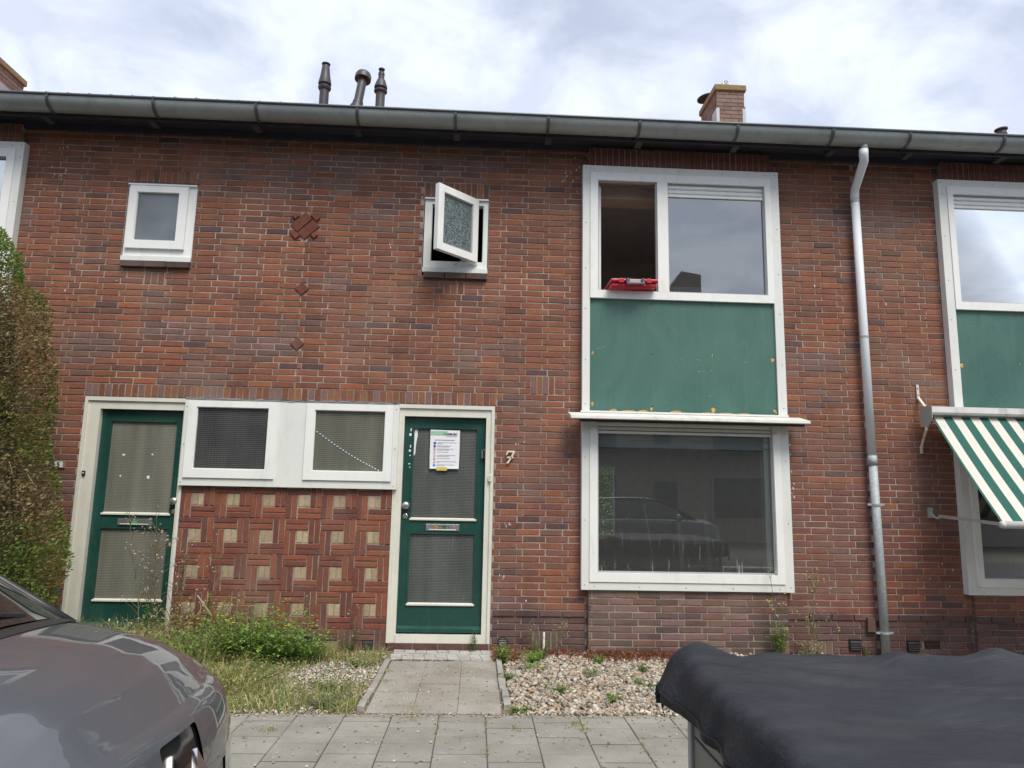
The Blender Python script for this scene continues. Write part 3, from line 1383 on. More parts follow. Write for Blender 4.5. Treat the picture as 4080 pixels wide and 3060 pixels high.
def pattern_panel(walls):
    """pinwheel brick panel between the two doors; pieces go to the house on whose side they lie"""
    P = .3325
    t = .0525
    g = .0085

    def put(x0, x1, z0, z1, col, nm, y=-.004):
        z1 = min(z1, 1.468)
        if z1 - z0 < .02 or x1 - x0 < .01:
            return
        xm = (x0 + x1) / 2
        wl = walls[0] if xm < -1.8 else walls[1]
        quad_brick(nm, wl, xm, (z0 + z1) / 2, x1 - x0, z1 - z0, random.uniform(-.006, .006), y + random.uniform(-.003, .002), col)

    def rc():
        c = random.choice([(.235, .083, .052), (.212, .074, .048), (.185, .066, .048), (.255, .092, .054), (.155, .062, .050)])
        return c
    for row in range(5):
        zt = 1.403 - row * P      # top of the cream square
        for j in range(6):
            xl = -2.694 + j * P   # left of the cream square
            cs = .112
            low = row == 4
            dirty = (lambda c: tuple(q * .62 + .035 for q in c)) if zt < .3 else (lambda c: c)
            # cream square of two upright half bricks
            for q in range(2):
                c = random.choice([(.40, .315, .20), (.44, .35, .225), (.36, .285, .19)])
                put(xl + q * cs / 2 + .003, xl + (q + 1) * cs / 2 - .003, zt - cs + .002, zt - .002, dirty(c), 'cream_brick', .002)
            e0, e1 = xl - .110, xl + cs + .110      # cell edges
            # top pair: from cell left edge to cream right
            for q in range(2):
                put(e0 + g / 2, xl + cs - g / 2 - .002, zt + g + q * (t + .003) - .002, zt + g + q * (t + .003) + t - .010, dirty(rc()), 'panel_brick')
            # right pair: uprights from cell top to cream bottom
            for q in range(2):
                xx = xl + cs + .003 + q * (t + .002)
                put(xx, xx + t - .007, zt - cs - .001, zt + .110, dirty(rc()), 'panel_brick')
            # bottom pair: from cream left to cell right edge
            for q in range(2):
                zz = zt - cs - g - (q + 1) * (t + .002) + .008
                put(xl + .001, e1 - g / 2, zz, zz + t - .008, dirty(rc()), 'panel_brick')
            # left pair
            for q in range(2):
                xx = xl - .004 - (q + 1) * (t + .0015)
                put(xx, xx + t - .007, zt - cs - .108, zt, dirty(rc()), 'panel_brick')


def build_house7():
    h = thing('brick_house', 'red brick terraced house numbered 7 with open upstairs windows and a white hood', 'house', (1.05, 0, 0), 'terraced brick houses in the row')
    wall = part('wall', h)
    F = lambda x: x
    holes = [(-1.8, .150, -.5, 2.305), (-.62, .042, 3.613, 4.4235), (1.10, 2.95, .6, 5.2)]
    special = [(-1.8, .160, 2.305, 2.4296), (-.62, .038, 4.4235, 4.610), (-.39, -.19, 3.427, 3.551), (.504, .737, 2.4296, 2.6165), (.560, .785, -.05, .1871), (3.235, 3.43, -.05, .1248)]
    pieces = []
    brick_field(-1.8, 1.07, 'L', holes + special + [(1.07, 2.984, -.5, 5.2)], pieces)
    brick_field(2.984, 3.9, 'R', holes + special + [(1.07, 2.984, -.5, 5.2)], pieces)
    pieces = ornament_cut(pieces)
    soldier(pieces, -1.8, .160, 2.305, 2.430, cols=redbrick)
    soldier(pieces, -.62, .038, 4.4235, 4.610)
    soldier(pieces, -.39, -.19, 3.427, 3.551, cols=redbrick)
    soldier(pieces, .504, .737, 2.4296, 2.6165, cols=redbrick)
    soldier(pieces, .560, .785, -.05, .187, cols=lambda i: (.13, .095, .08))
    soldier(pieces, 3.235, 3.43, -.05, .1248, cols=lambda i: (.17, .115, .095))
    m = MB()
    wall_cells(m, -1.8, 3.9, -.3, 5.03, holes, .0045, .11)
    m.build('mortar_bed', MORTAR, wall)
    m = MB()
    m.box(1.0725, 2.981, -.0555, .0035, -.2, .572)
    m.build('mortar_bed', MORTAR, wall)
    m = MB()
    m.box(1.0725, 2.981, -.0555, .0035, 4.828, 5.03)
    m.build('mortar_bed', MORTAR, wall)
    bp = []
    brick_field(1.07, 2.984, 'L', [], bp, -7, 3, -.06)
    for i, q in enumerate(bp):        # the whole bay foot is of darker bricks
        r = random.random()
        c = (.115, .078, .070) if r < .4 else ((.165, .095, .080) if r < .75 else (.20, .13, .115))
        bp[i] = (q[0], q[1], -.06, q[3], q[4], tuple(v * random.uniform(.9, 1.1) for v in c), q[6])
    soldier(bp, 1.07, 2.984, 4.832, 5.03, -.06, cols=lambda i: (.17, .062, .05))
    lay_bricks('brick', wall, pieces + bp)
    x = -.603
    for i in range(3):
        m = MB()
        m.box(x + .004, x + .210, -.042, .05, 3.582, 3.640, col=(.085, .055, .052), jit=.0015)
        m.build('sill_brick', PBRICK, wall)
        x += .2145
    # threshold row of dark bricks below door 7
    for i in range(4):
        m = MB()
        m.box(-.80 + i * .235 + .004, -.80 + (i + 1) * .235 - .004, -.012, .06, -.02, .060, col=(.12, .065, .058), jit=.002)
        m.build('threshold_brick', PBRICK, wall)
    m = MB()
    m.box(-.80, .15, -.006, .09, -.02, .0575)
    m.build('mortar_bed', MORTAR, wall)
    # lozenges of diagonal bricks on the party line
    c0 = (.17, .062, .045)
    cx_, cz = -1.81, 4.089
    a = radians(45)
    for s in (-1, 1):
        quad_brick('ornament_brick', wall, cx_ + s * .0545 * cos(a - pi / 2) * 1.0, cz + s * .0545 * sin(a - pi / 2), .205, .100, a, -.012, c0)
    for (ax, az) in ((-1, 1), (1, 1), (-1, -1), (1, -1)):
        quad_brick('ornament_brick', wall, cx_ + ax * .098, cz + az * .098, .052, .09 if ax * az > 0 else .05, a if ax * az > 0 else -a, -.02, (.20, .07, .045))
    quad_brick('ornament_brick', wall, -1.80, 3.432, .098, .098, a, -.012, c0)
    quad_brick('ornament_brick', wall, -1.81, 2.874, .098, .098, a, -.012, c0)

    w_ = small_window(h, -.613, .036, 3.648, 4.436, 0, 0, 0, 0, opened=True)
    # open sash, hung on stays
    W_, Z0, Z1 = .545, 3.756, 4.420
    d = Vector((-.707, -.707, 0))
    nrm = Vector((.707, -.707, 0))
    o = Vector((-.083, -.012, 0))

    def T(u, v, z):
        p = o + d * u + nrm * v
        return (p.x, p.y, z)

    def tb(m, u0, u1, v0, v1, z0, z1):
        b = len(m.v)
        m.v += [T(u0, v0, z0), T(u1, v0, z0), T(u1, v1, z0), T(u0, v1, z0), T(u0, v0, z1), T(u1, v0, z1), T(u1, v1, z1), T(u0, v1, z1)]
        for q in ((0, 1, 5, 4), (1, 2, 6, 5), (2, 3, 7, 6), (3, 0, 4, 7), (4, 5, 6, 7), (3, 2, 1, 0)):
            m.f.append(tuple(b + i for i in q)); m.c.append((1, 1, 1))
    m = MB()
    # hanging to the street: the face we see is the outer one (v>0 towards -y)
    s = .072
    tb(m, 0, s, -.022, .03, Z0, Z1)
    tb(m, W_ - s, W_, -.022, .03, Z0, Z1)
    tb(m, s, W_ - s, -.022, .0295, Z1 - s, Z1)
    tb(m, s, W_ - s, -.022, .0295, Z0, Z0 + s)
    m.build('open_sash', WHITE, w_)
    m = MB()
    for (u0, u1, z0, z1) in ((s, s + .012, Z0 + s, Z1 - s), (W_ - s - .012, W_ - s, Z0 + s, Z1 - s), (s + .012, W_ - s - .012, Z0 + s, Z0 + s + .012), (s + .012, W_ - s - .012, Z1 - s - .012, Z1 - s)):
        tb(m, u0, u1, -.01, .02, z0, z1)
    m.build('glazing_bead', LEADEN, w_)
    m = MB()
    tb(m, s + .004, W_ - s - .004, .0, .006, Z0 + s + .004, Z1 - s - .004)
    m.build('glass_pane', M_HAMM, w_)
    m = MB()
    m.tube([(-.30, .03, 3.742), (-.22, -.10, 3.744), T(.12, 0, 3.75)], .006, 6)
    m.tube([(-.05, .03, 3.742), (-.14, -.05, 3.744), T(.24, 0, 3.75)], .006, 6)
    m.build('window_stay', STEEL, w_)
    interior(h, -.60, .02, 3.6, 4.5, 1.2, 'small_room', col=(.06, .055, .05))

    bay_unit(h, F, upper_open=True)
    interior(h, 1.12, 3.7, 3.40, 4.92, 3.2, 'upper_room', col=(.72, .68, .62))
    interior(h, .55, 3.72, .25, 2.42, 5.0, 'lower_room', holes=[(1.78, 2.30, .80, 1.98)], col=(.52, .48, .43))
    # rear window frame of that room
    m = MB()
    frame_rect(m, 1.74, 2.34, .77, 2.02, 4.93, 4.99, .06, .06, .06, .06)
    m.build('rear_window', plain_cache('pale_green_grey', (.42, .47, .44), .6), h)

    d_, cxm, Y = door(h, -.8135, .150, -.725, .067, -.634, -.016, -.685, FIG7, 'green front door with dark patterned glass', .085)
    # NEE / JA sticker
    lp = part('letterbox_sticker', d_)
    m = MB()
    m.box(cxm - .082, cxm + .062, Y - .0114, Y - .0104, 1.105, 1.134)
    m.build('sticker_ground', BLACKP, lp)
    m = MB()
    m.box(cxm - .080, cxm - .046, Y - .0120, Y - .0115, 1.107, 1.132)
    m.build('sticker_orange', plain_cache('sticker_orange', (.75, .30, .02), .5), lp)
    text_mesh('lettering', 'NEE', .020, BLACKP, lp, (cxm - .0785, Y - .0124, 1.112), .0002, xscale=.78, bold=.0004)
    text_mesh('lettering', 'JA', .022, plain_cache('sticker_green', (.03, .45, .14), .5), lp, (cxm + .001, Y - .0118, 1.111), .0002, xscale=.9, bold=.0005)
    m = MB()
    for q in range(3):
        m.box(cxm - .040, cxm - .006, Y - .0119, Y - .0115, 1.111 + q * .007, 1.1125 + q * .007)
        m.box(cxm + .030, cxm + .058, Y - .0119, Y - .0115, 1.111 + q * .007, 1.1125 + q * .007)
    m.build('small_print', WHITE, lp)
    m = MB()
    m.box(cxm - .13, cxm + .13, Y - .016, Y - .0105, 1.096, 1.1025)
    m.build('letter_flap_lip', WHITE, d_)
    # paint-scraped edge on the leaf and film at the glass edge
    m = MB()
    z = 1.62
    while z < 2.07:
        hh = random.uniform(.006, .03)
        if random.random() < .6:
            m.box(-.668 - random.uniform(0, .012), -.660, Y - .0012, Y - .0003, z, z + hh)
        z += hh + random.uniform(.004, .03)
    m.build('flaked_paint', WHITE, d_, kind='stuff')
    m = MB()
    pts = [(-.632, Y + .0132, 1.80), (-.618, Y + .0132, 1.82), (-.612, Y + .0132, 1.93), (-.600, Y + .0132, 2.0), (-.603, Y + .0132, 2.065), (-.632, Y + .0132, 2.065)]
    m.slab(pts, (0, -.0006, 0))
    m.build('torn_film', PAPER, d_)
    e = part('entrance_window', h, 'beige ribbed hall window with a slanting beaded cord')
    m = MB()
    frame_rect(m, -1.661, -.830, 1.546, 2.281, -.060, .02, .079, .077, .065, .086)
    m.build('window_frame', WHITE, e)
    pane(-1.584, -.905, 1.630, 2.218, -.028, FIGB, e)
    m = MB()
    m.box(-1.9455, -1.6625, -.045, .02, 1.472, 2.283)
    m.box(-1.6615, -.8295, -.045, .02, 1.472, 1.5445)
    m.box(-.8288, -.7765, -.046, .02, 1.472, 2.283)
    m.build('surround_board', BOARD, e)
    m = MB()
    screws(m, [(-.803, 1.50), (-.803, 1.86), (-.803, 2.24)], -.0475)
    m.build('screw_heads', BLOCK, e, kind='stuff')
    m = MB()
    n_ = 22
    for q in range(n_):
        t = q / (n_ - 1)
        x = -1.555 + t * .60
        z = 2.005 - t * .355 - .02 * sin(t * pi)
        m.lathe((x, -.031, z), (.9, 0, -.5), [(-.009, .001), (-.004, .005), (.004, .005), (.009, .001)], 6)
    m.build('bead_cord', plain_cache('pale_blue_bead', (.65, .78, .9), .2), e)
    # lead flashing over the strip
    m = MB()

    def fl(u, v):
        x = -2.815 + u * 2.04
        return (x, -.048 + .008 * noise.noise((x * 14, v * 3, 0)) - .004 * v, 2.286 + v * .022 + .005 * noise.noise((x * 9, 4, v)))
    m.grid(fl, 120, 2)
    m.build('lead_flashing', plain_cache('lead', (.22, .22, .24), .6), e)
    return h, wall


def build_house9():
    h = thing('brick_house', 'red brick terraced house right of the downpipe, its lower window shaded by the striped awning', 'house', (6.75, 0, 0), 'terraced brick houses in the row')
    wall = part('wall', h)
    F = lambda x: 7.805 - x
    x0b, x1b = 4.825, 6.735
    holes = [(4.86, 6.70, .6, 5.2)]
    pieces = []
    brick_field(3.9, x0b, 'R', [(x0b, x1b, -.5, 5.2), (4.325, 4.502, .06, .15)], pieces)
    brick_field(x1b, 8.4, 'R', [(x0b, x1b, -.5, 5.2)], pieces)
    m = MB()
    wall_cells(m, 3.9, 8.4, -.3, 5.03, holes, .0045, .11)
    m.build('mortar_bed', MORTAR, wall)
    m = MB()
    m.box(x0b + .003, x1b - .003, -.0555, .0035, -.2, .572)
    m.build('mortar_bed', MORTAR, wall)
    m = MB()
    m.box(x0b + .003, x1b - .003, -.0555, .0035, 4.828, 5.03)
    m.build('mortar_bed', MORTAR, wall)
    bp = []
    brick_field(x0b, x1b, 'R', [], bp, -7, 3, -.06)
    soldier(bp, x0b, x1b, 4.832, 5.03, -.06, cols=lambda i: (.17, .062, .05))
    lay_bricks('brick', wall, pieces + bp)
    bay_unit(h, F, upper_open=False)
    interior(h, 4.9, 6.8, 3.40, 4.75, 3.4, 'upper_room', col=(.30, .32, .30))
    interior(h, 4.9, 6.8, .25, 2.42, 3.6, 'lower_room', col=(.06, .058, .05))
    return h, wall


def roof_parts(h, x0, x1, lift, kind):
    # dark soffit, wall plate and fascia
    m = MB()
    m.box(x0, x1, -.36, .10, 5.075, 5.10)
    m.box(x0, x1, -.028, .0, 5.008, 5.0745)
    m.box(x0, x1, -.30, -.275, 5.0, 5.0745)
    m.build('soffit', SOFFIT, h)
    for X in TAILS:
        if x0 < X < x1:
            m = MB()
            m.box(X - .032, X + .032, -.272, -.14, 5.00, 5.074)
            m.build('rafter_tail', BLOCK, h)
    # tiled slopes
    S = .552
    ZR = 5.232 + lift
    ridge_y = 3.3
    rf = part('roof', h)
    m = MB()
    course = .33
    ncs = int((ridge_y + .30) / course)
    nu = int((x1 - x0) / .2055 * 8)

    def fn(c):
        def f(u, v):
            x = x0 + u * (x1 - x0)
            ph = (x / .2055) % 1
            wv = .030 * cos(2 * pi * ph) + .012 * cos(4 * pi * ph + .8)
            y = -.30 + c * course + v * (course + .04)
            return (x, y, ZR + (y + .30) * S - .030 + wv - v * .028 + .004 * noise.noise((x * 3, y * 2, 1)))
        return f
    for c in range(ncs + 1):
        m.grid(fn(c), nu, 2, col=None)
    m.build('roof_tiles', TERRA, rf, smooth=True)
    m = MB()
    zt = ZR + (ridge_y + .3) * S + .0
    m.tube([(x0, ridge_y + .05, zt - .04), (x1, ridge_y + .05, zt - .04)], .10, 12)
    m.build('ridge_tiles', TERRA, rf)
    m = MB()
    m.face([(x0, ridge_y, zt - .02), (x1, ridge_y, zt - .02), (x1, 5.9, 5.05), (x0, 5.9, 5.05)])
    m.build('rear_slope', TERRA, rf)
    # body of the house behind the front wall, gives it depth
    m = MB()
    wall_cells(m, x0, x1, -.2, 5.1, [(1.74, 2.34, .77, 2.02)], 5.115, 5.4)
    m.build('rear_wall', MORTAR, h)
    return rf


TAILS = [-6.3, -5.3, -4.326, -3.304, -2.291, -1.293, -.305, .626, 1.551, 2.55, 3.56, 4.373, 5.367, 6.35, 7.3]
STRAPS = [-6.15, -5.17, -4.181, -3.193, -2.225, -1.261, -.311, .598, 1.501, 2.48, 3.444, 4.234, 5.206, 6.2, 7.2]


def gutter():
    g_ = thing('gutter', 'weathered half-round zinc gutter running along the eaves of the whole row', 'gutter', (.5, -.39, 5.0))
    r = .112
    ZC = 5.112
    x0, x1 = -8.0, 8.45
    m = MB()
    n = 20

    def prof(rad, a0=pi, a1=2 * pi):
        return [(rad * cos(a0 + (a1 - a0) * i / n), rad * sin(a0 + (a1 - a0) * i / n)) for i in range(n + 1)]
    o = prof(r)
    seg = 16
    for s_ in range(seg):
        xa, xb = x0 + (x1 - x0) * s_ / seg, x0 + (x1 - x0) * (s_ + 1) / seg
        za = ZC + .006 * noise.noise((xa * .5, 0, 3))
        zb = ZC + .006 * noise.noise((xb * .5, 0, 3))
        for i in range(n):
            (ya, wa), (yb, wb) = o[i], o[i + 1]
            m.face([(xa, -.39 + ya, za + wa), (xb, -.39 + ya, zb + wa), (xb, -.39 + yb, zb + wb), (xa, -.39 + yb, za + wb)])
            k = .97
            m.face([(xa, -.39 + ya * k, za + wa * k), (xa, -.39 + yb * k, za + wb * k), (xb, -.39 + yb * k, zb + wb * k), (xb, -.39 + ya * k, zb + wa * k)])
    m.build('gutter_trough', ZINC, g_, smooth=True)
    m = MB()
    m.tube([(x0, -.39 - r - .004, ZC + .006), (-2, -.39 - r - .004, ZC + .008), (2, -.39 - r - .004, ZC + .004), (x1, -.39 - r - .004, ZC + .007)], .0135, 10)
    m.build('rolled_rim', ZINCD, g_, smooth=True)
    for X in STRAPS:
        m = MB()
        pr_ = prof(r + .005)
        for i in range(n):
            (ya, wa), (yb, wb) = pr_[i], pr_[i + 1]
            q = [(X - .014, -.39 + ya, ZC + wa), (X + .014, -.39 + ya, ZC + wa), (X + .014, -.39 + yb, ZC + wb), (X - .014, -.39 + yb, ZC + wb)]
            k = 1.045
            q2 = [(p[0], -.39 + (p[1] + .39) * k, ZC + (p[2] - ZC) * k) for p in q]
            m.face(q2)
            m.face([q[0], q[3], q2[3], q2[0]])
            m.face([q[1], q2[1], q2[2], q[2]])
        m.build('gutter_strap', ZINCD, g_)
    return g_


def downpipe():
    d = thing('downpipe', 'rainwater downpipe, pale grey plastic above and galvanised steel below, between the two bays', 'downpipe', (3.9, -.08, 0))
    PV = plain_cache('pale_grey_pvc_pipe', (.66, .70, .74), .6, var=.03)
    m = MB()
    m.tube([(3.81, -.40, 5.02), (3.805, -.40, 4.935)], .036, 14)
    m.build('outlet_spigot', ZINC, d, smooth=True)
    m = MB()
    pts = [(3.80, -.40, 4.955), (3.80, -.395, 4.90), (3.815, -.37, 4.85), (3.845, -.12, 4.66), (3.855, -.085, 4.60), (3.858, -.082, 4.55)]
    m.tube(pts, [.044, .044, .043, .041, .043, .043], 16)
    m.build('swan_neck', PV, d, smooth=True)
    m = MB()
    m.tube([(3.858, -.082, 4.565), (3.872, -.078, 3.2), (3.885, -.075, 1.89)], .041, 16)
    m.build('plastic_pipe', PV, d, smooth=True)
    gal = M('galvanised')
    v = gal.n('ShaderNodeTexVoronoi')
    v.inputs['Scale'].default_value = 45
    gal.l(gal.pos(), v.inputs['Vector'])
    gal.color(gal.mix(v.outputs['Distance'], (.27, .31, .335), (.43, .47, .49))).rough(.6).metal(.1)
    m = MB()
    m.tube([(3.885, -.075, 1.895), (3.886, -.075, 1.80)], .044, 16)
    m.tube([(3.886, -.075, 1.80), (3.898, -.075, 1.0), (3.908, -.075, -.05)], .0405, 16)
    m.build('steel_pipe', gal.m, d, smooth=True)
    for (z, x, w_) in ((4.53, 3.858, 0), (3.095, 3.873, 0), (1.418, 3.891, 1), (.215, 3.904, 1)):
        m = MB()
        m.tube([(x, -.0775, z - .009), (x, -.0775, z + .009)], .0455, 16)
        if w_:
            m.box(x - .085, x + .085, -.083, -.076, z - .010, z + .010)
            m.lathe((x - .075, -.083, z), (0, -1, 0), [(0, .006), (.006, .006)], 6)
            m.lathe((x + .075, -.083, z), (0, -1, 0), [(0, .006), (.006, .006)], 6)
        m.box(x - .012, x + .012, -.04, .0, z - .008, z + .008)
        m.build('pipe_clamp', gal.m if w_ else LEADEN, d)
    return d


def flue(name, label, x, y, zb, prof, lean=(0, 0)):
    t = thing(name, label, 'flue', (x, y, zb), 'flues standing on the roof')
    ax = Vector((lean[0], lean[1], 1))
    m = MB()
    m.lathe((x, y, zb - .25), ax, prof, 22)
    o = m.build('flue_pipe', GREYP, t, smooth=True)
    md = o.modifiers.new('e', 'EDGE_SPLIT')
    md.split_angle = radians(35)
    return t


def chimney(house_rf, x0, x1, y0, y1, zt, flash_side, seed, disc=1):
    c = part('chimney', house_rf)
    mt = plain_cache('chimney_core', (.25, .21, .18), .9)
    m = MB()
    m.box(x0 + .005, x1 - .005, y0 + .005, y1 - .005, 6.3, zt - .09)
    m.build('mortar_bed', mt, c)
    rs = random.Random(seed)
    z = 6.6
    k = 0
    cols = [(.24, .175, .145), (.27, .20, .165), (.205, .15, .125), (.25, .19, .16)]
    while z < zt - .10:
        off = .0 if k % 2 else -.105
        # front
        x = x0 + off
        while x < x1 - .01:
            a, b = max(x, x0), min(x + .205, x1)
            if b - a > .03:
                m = MB()
                m.box(a + .003, b - .003, y0 - .003, y0 + .04, z + .004, z + .056, col=rs.choice(cols), jit=.0018)
                m.build('chimney_brick', PBRICK, c)
            x += .21
        for xs_, xe in ((x0 - .003, x0 + .03), (x1 - .03, x1 + .003)):
            y = y0 + .045 + (off if k % 2 == 0 else 0) + .0
            while y < y1 - .01:
                a, b = max(y, y0 + .045), min(y + .205, y1)
                if b - a > .03:
                    m = MB()
                    m.box(xs_, xe, a + .003, b - .003, z + .004, z + .056, col=rs.choice(cols), jit=.0018)
                    m.build('chimney_brick', PBRICK, c)
                y += .21
        z += .0615
        k += 1
    # mossy concrete cap
    mm = M('mossy_cap')
    nn = mm.noise(22, 5, .7)
    mm.color(mm.mix(mm.ramp(nn, .42, .58), (.22, .18, .14), (.26, .19, .045))).rough(.95)
    mm.bump(nn, .8, .02)
    m = MB()

    def cap(u, v):
        return (0, 0, 0)
    nxx = 14
    B = MB()
    B.box(x0 - .03, x1 + .03, y0 - .03, y1 + .03, zt - .092, zt)
    o = B.build('chimney_cap', mm.m, c)
    add_mod_bevel(o, .014, 2)
    m = MB()
    px, py = (x0 + x1) / 2 - .01, y0 + .16
    m.lathe((px, py, zt - .01), (0, 0, 1), [(0, .075), (.05, .07), (.09, .062), (.10, .05)], 16)
    m.build('chimney_pot', mm.m, c)
    m = MB()
    for q in range(8):
        a = pi * q / 8
        pts = []
        for s_ in range(9):
            b = pi * s_ / 8
            pts.append((px + cos(a) * cos(b) * .062, py + sin(a) * cos(b) * .062, zt + .09 + sin(b) * .085))
        m.tube(pts, .0028, 4)
    m.tube([(px + cos(2 * pi * s_ / 16) * .06, py + sin(2 * pi * s_ / 16) * .06, zt + .13) for s_ in range(17)], .0028, 4)
    m.build('wire_cage', STEEL, c)
    if disc:
        m = MB()
        m.tube([(x0 + .10, y1 - .15, zt - .05), (x0 + .10, y1 - .15, zt + .10)], .06, 12)
        m.lathe((x0 + .04, y1 - .17, zt + .10), (-.15, 0, 1), [(0, .15), (.015, .15), (.05, .02)], 18)
        m.build('metal_cowl', SOFFIT, c)
    # lead / aluminium flashing strips at the foot
    FL = plain_cache('aluminium_flashing', (.36, .38, .41), .45, metal=.4)
    for bb in ((x0 - .008, x0 + .035, y0 - .010, y0 - .004, 6.5, 7.06), (x1 - .035, x1 + .010, y0 - .010, y0 - .004, 6.5, 7.06), (x0 - .011, x0 - .005, y0 - .009, y0 + .18, 6.5, 7.05), (x0 - .0115, x0 - .0055, y0 + .22, y0 + .40, 6.5, 7.0), (x1 + .005, x1 + .012, y0 - .009, y1, 6.5, 7.1)):
        m = MB()
        m.box(*bb)
        m.build('flashing', FL, c)
    return c


H5, W5 = build_house5()
H7, W7 = build_house7()
H9, W9 = build_house9()
pattern_panel((W5, W7))
m = MB()
wall_cells(m, -2.797, -1.8, -.3, 1.472, [], .004, .11)
m.build('mortar_bed', MORTAR, W5)
m = MB()
wall_cells(m, -1.8, -.8145, -.3, 1.472, [], .004, .11)
m.build('mortar_bed', MORTAR, W7)
R5 = roof_parts(H5, -7.5, -1.8, .018, 0)
R7 = roof_parts(H7, -1.8, 3.9, -.012, 1)
R9 = roof_parts(H9, 3.9, 8.4, -.012, 1)
gutter()
downpipe()
chimney(R7, 3.323, 3.733, 2.5, 3.21, 7.425, 1, 3)
chimney(R5, -7.33, -6.922, 2.5, 3.21, 7.425, -1, 4, disc=0)

P_A = [(0, .062), (.30, .060), (.302, .056), (.55, .056), (.555, .066), (.58, .078), (.60, .078), (.605, .060), (.635, .060), (.64, .078), (.665, .078), (.74, .064), (.80, .056), (.90, .046), (.915, .044), (.918, .036), (.935, .036), (.94, .052), (.95, .052), (.955, .03)]
flue('flue', 'dark flue with tapered head, leftmost of the three together, behind the gutter', -2.0, 1.2, 6.05, [(h * .885, r) for h, r in P_A])
P_B = [(0, .088), (.30, .088), (.34, .086), (.345, .065), (.42, .065), (.425, .054), (.78, .054), (.782, .101), (.84, .101), (.875, .088), (.895, .06), (.90, .01)]
flue('flue', 'leaning dark vent pipe with broad mushroom cap', -1.635, 1.2, 6.05, [(h * .97, r) for h, r in P_B], (.085, .20))
P_C = [(0, .062), (.28, .062), (.31, .056), (.48, .056), (.485, .066), (.50, .080), (.515, .080), (.52, .062), (.545, .062), (.55, .080), (.575, .078), (.655, .050), (.66, .038), (.72, .036), (.722, .040), (.755, .038), (.76, .020), (.785, .020), (.79, .036), (.805, .040), (.808, .01)]
flue('flue', 'dark flue with narrow two-step head, rightmost of the three together', -1.318, 1.2, 6.05, P_C)
flue('flue', 'short dark flue head barely showing above the gutter at the far right', 6.57, 1.2, 5.7, [(0, .055), (.62, .055), (.64, .062), (.66, .06), (.70, .05), (.705, .075), (.72, .075), (.725, .02)], (-.05, 0))

# ================================================================== THINGS ON THE WALL
def hood():
    t = thing('awning_hood', 'white metal hood plate jutting out above the wide ground floor window of number 7', 'awning hood', (2.02, -.1, 2.2))
    m = MB()
    x0, x1 = .862, 3.165
    m.slab([(x0, -.088, 2.252), (x0, -.315, 2.196), (x0, -.318, 2.172), (x0, -.30, 2.166), (x0, -.088, 2.222)], (x1 - x0, 0, 0))
    o = m.build('hood_plate', plain_cache('chalky_white_paint', (.66, .665, .64), .55, var=.05, dirt=((.30, .29, .25), .5)), t)
    m = MB()
    m.slab([(x0 + .10, -.098, 2.219), (x0 + .10, -.255, 2.172), (x0 + .10, -.25, 2.145), (x0 + .10, -.098, 2.19)], (x1 - x0 - .13, 0, 0))
    m.build('underside_rail', plain_cache('dark_brown_rail', (.05, .032, .026), .7), t)
    m = MB()
    m.box(.985, 3.05, -.0995, -.087, 2.254, 2.272)
    m.build('cover_strip', BOARD, t)


hood()


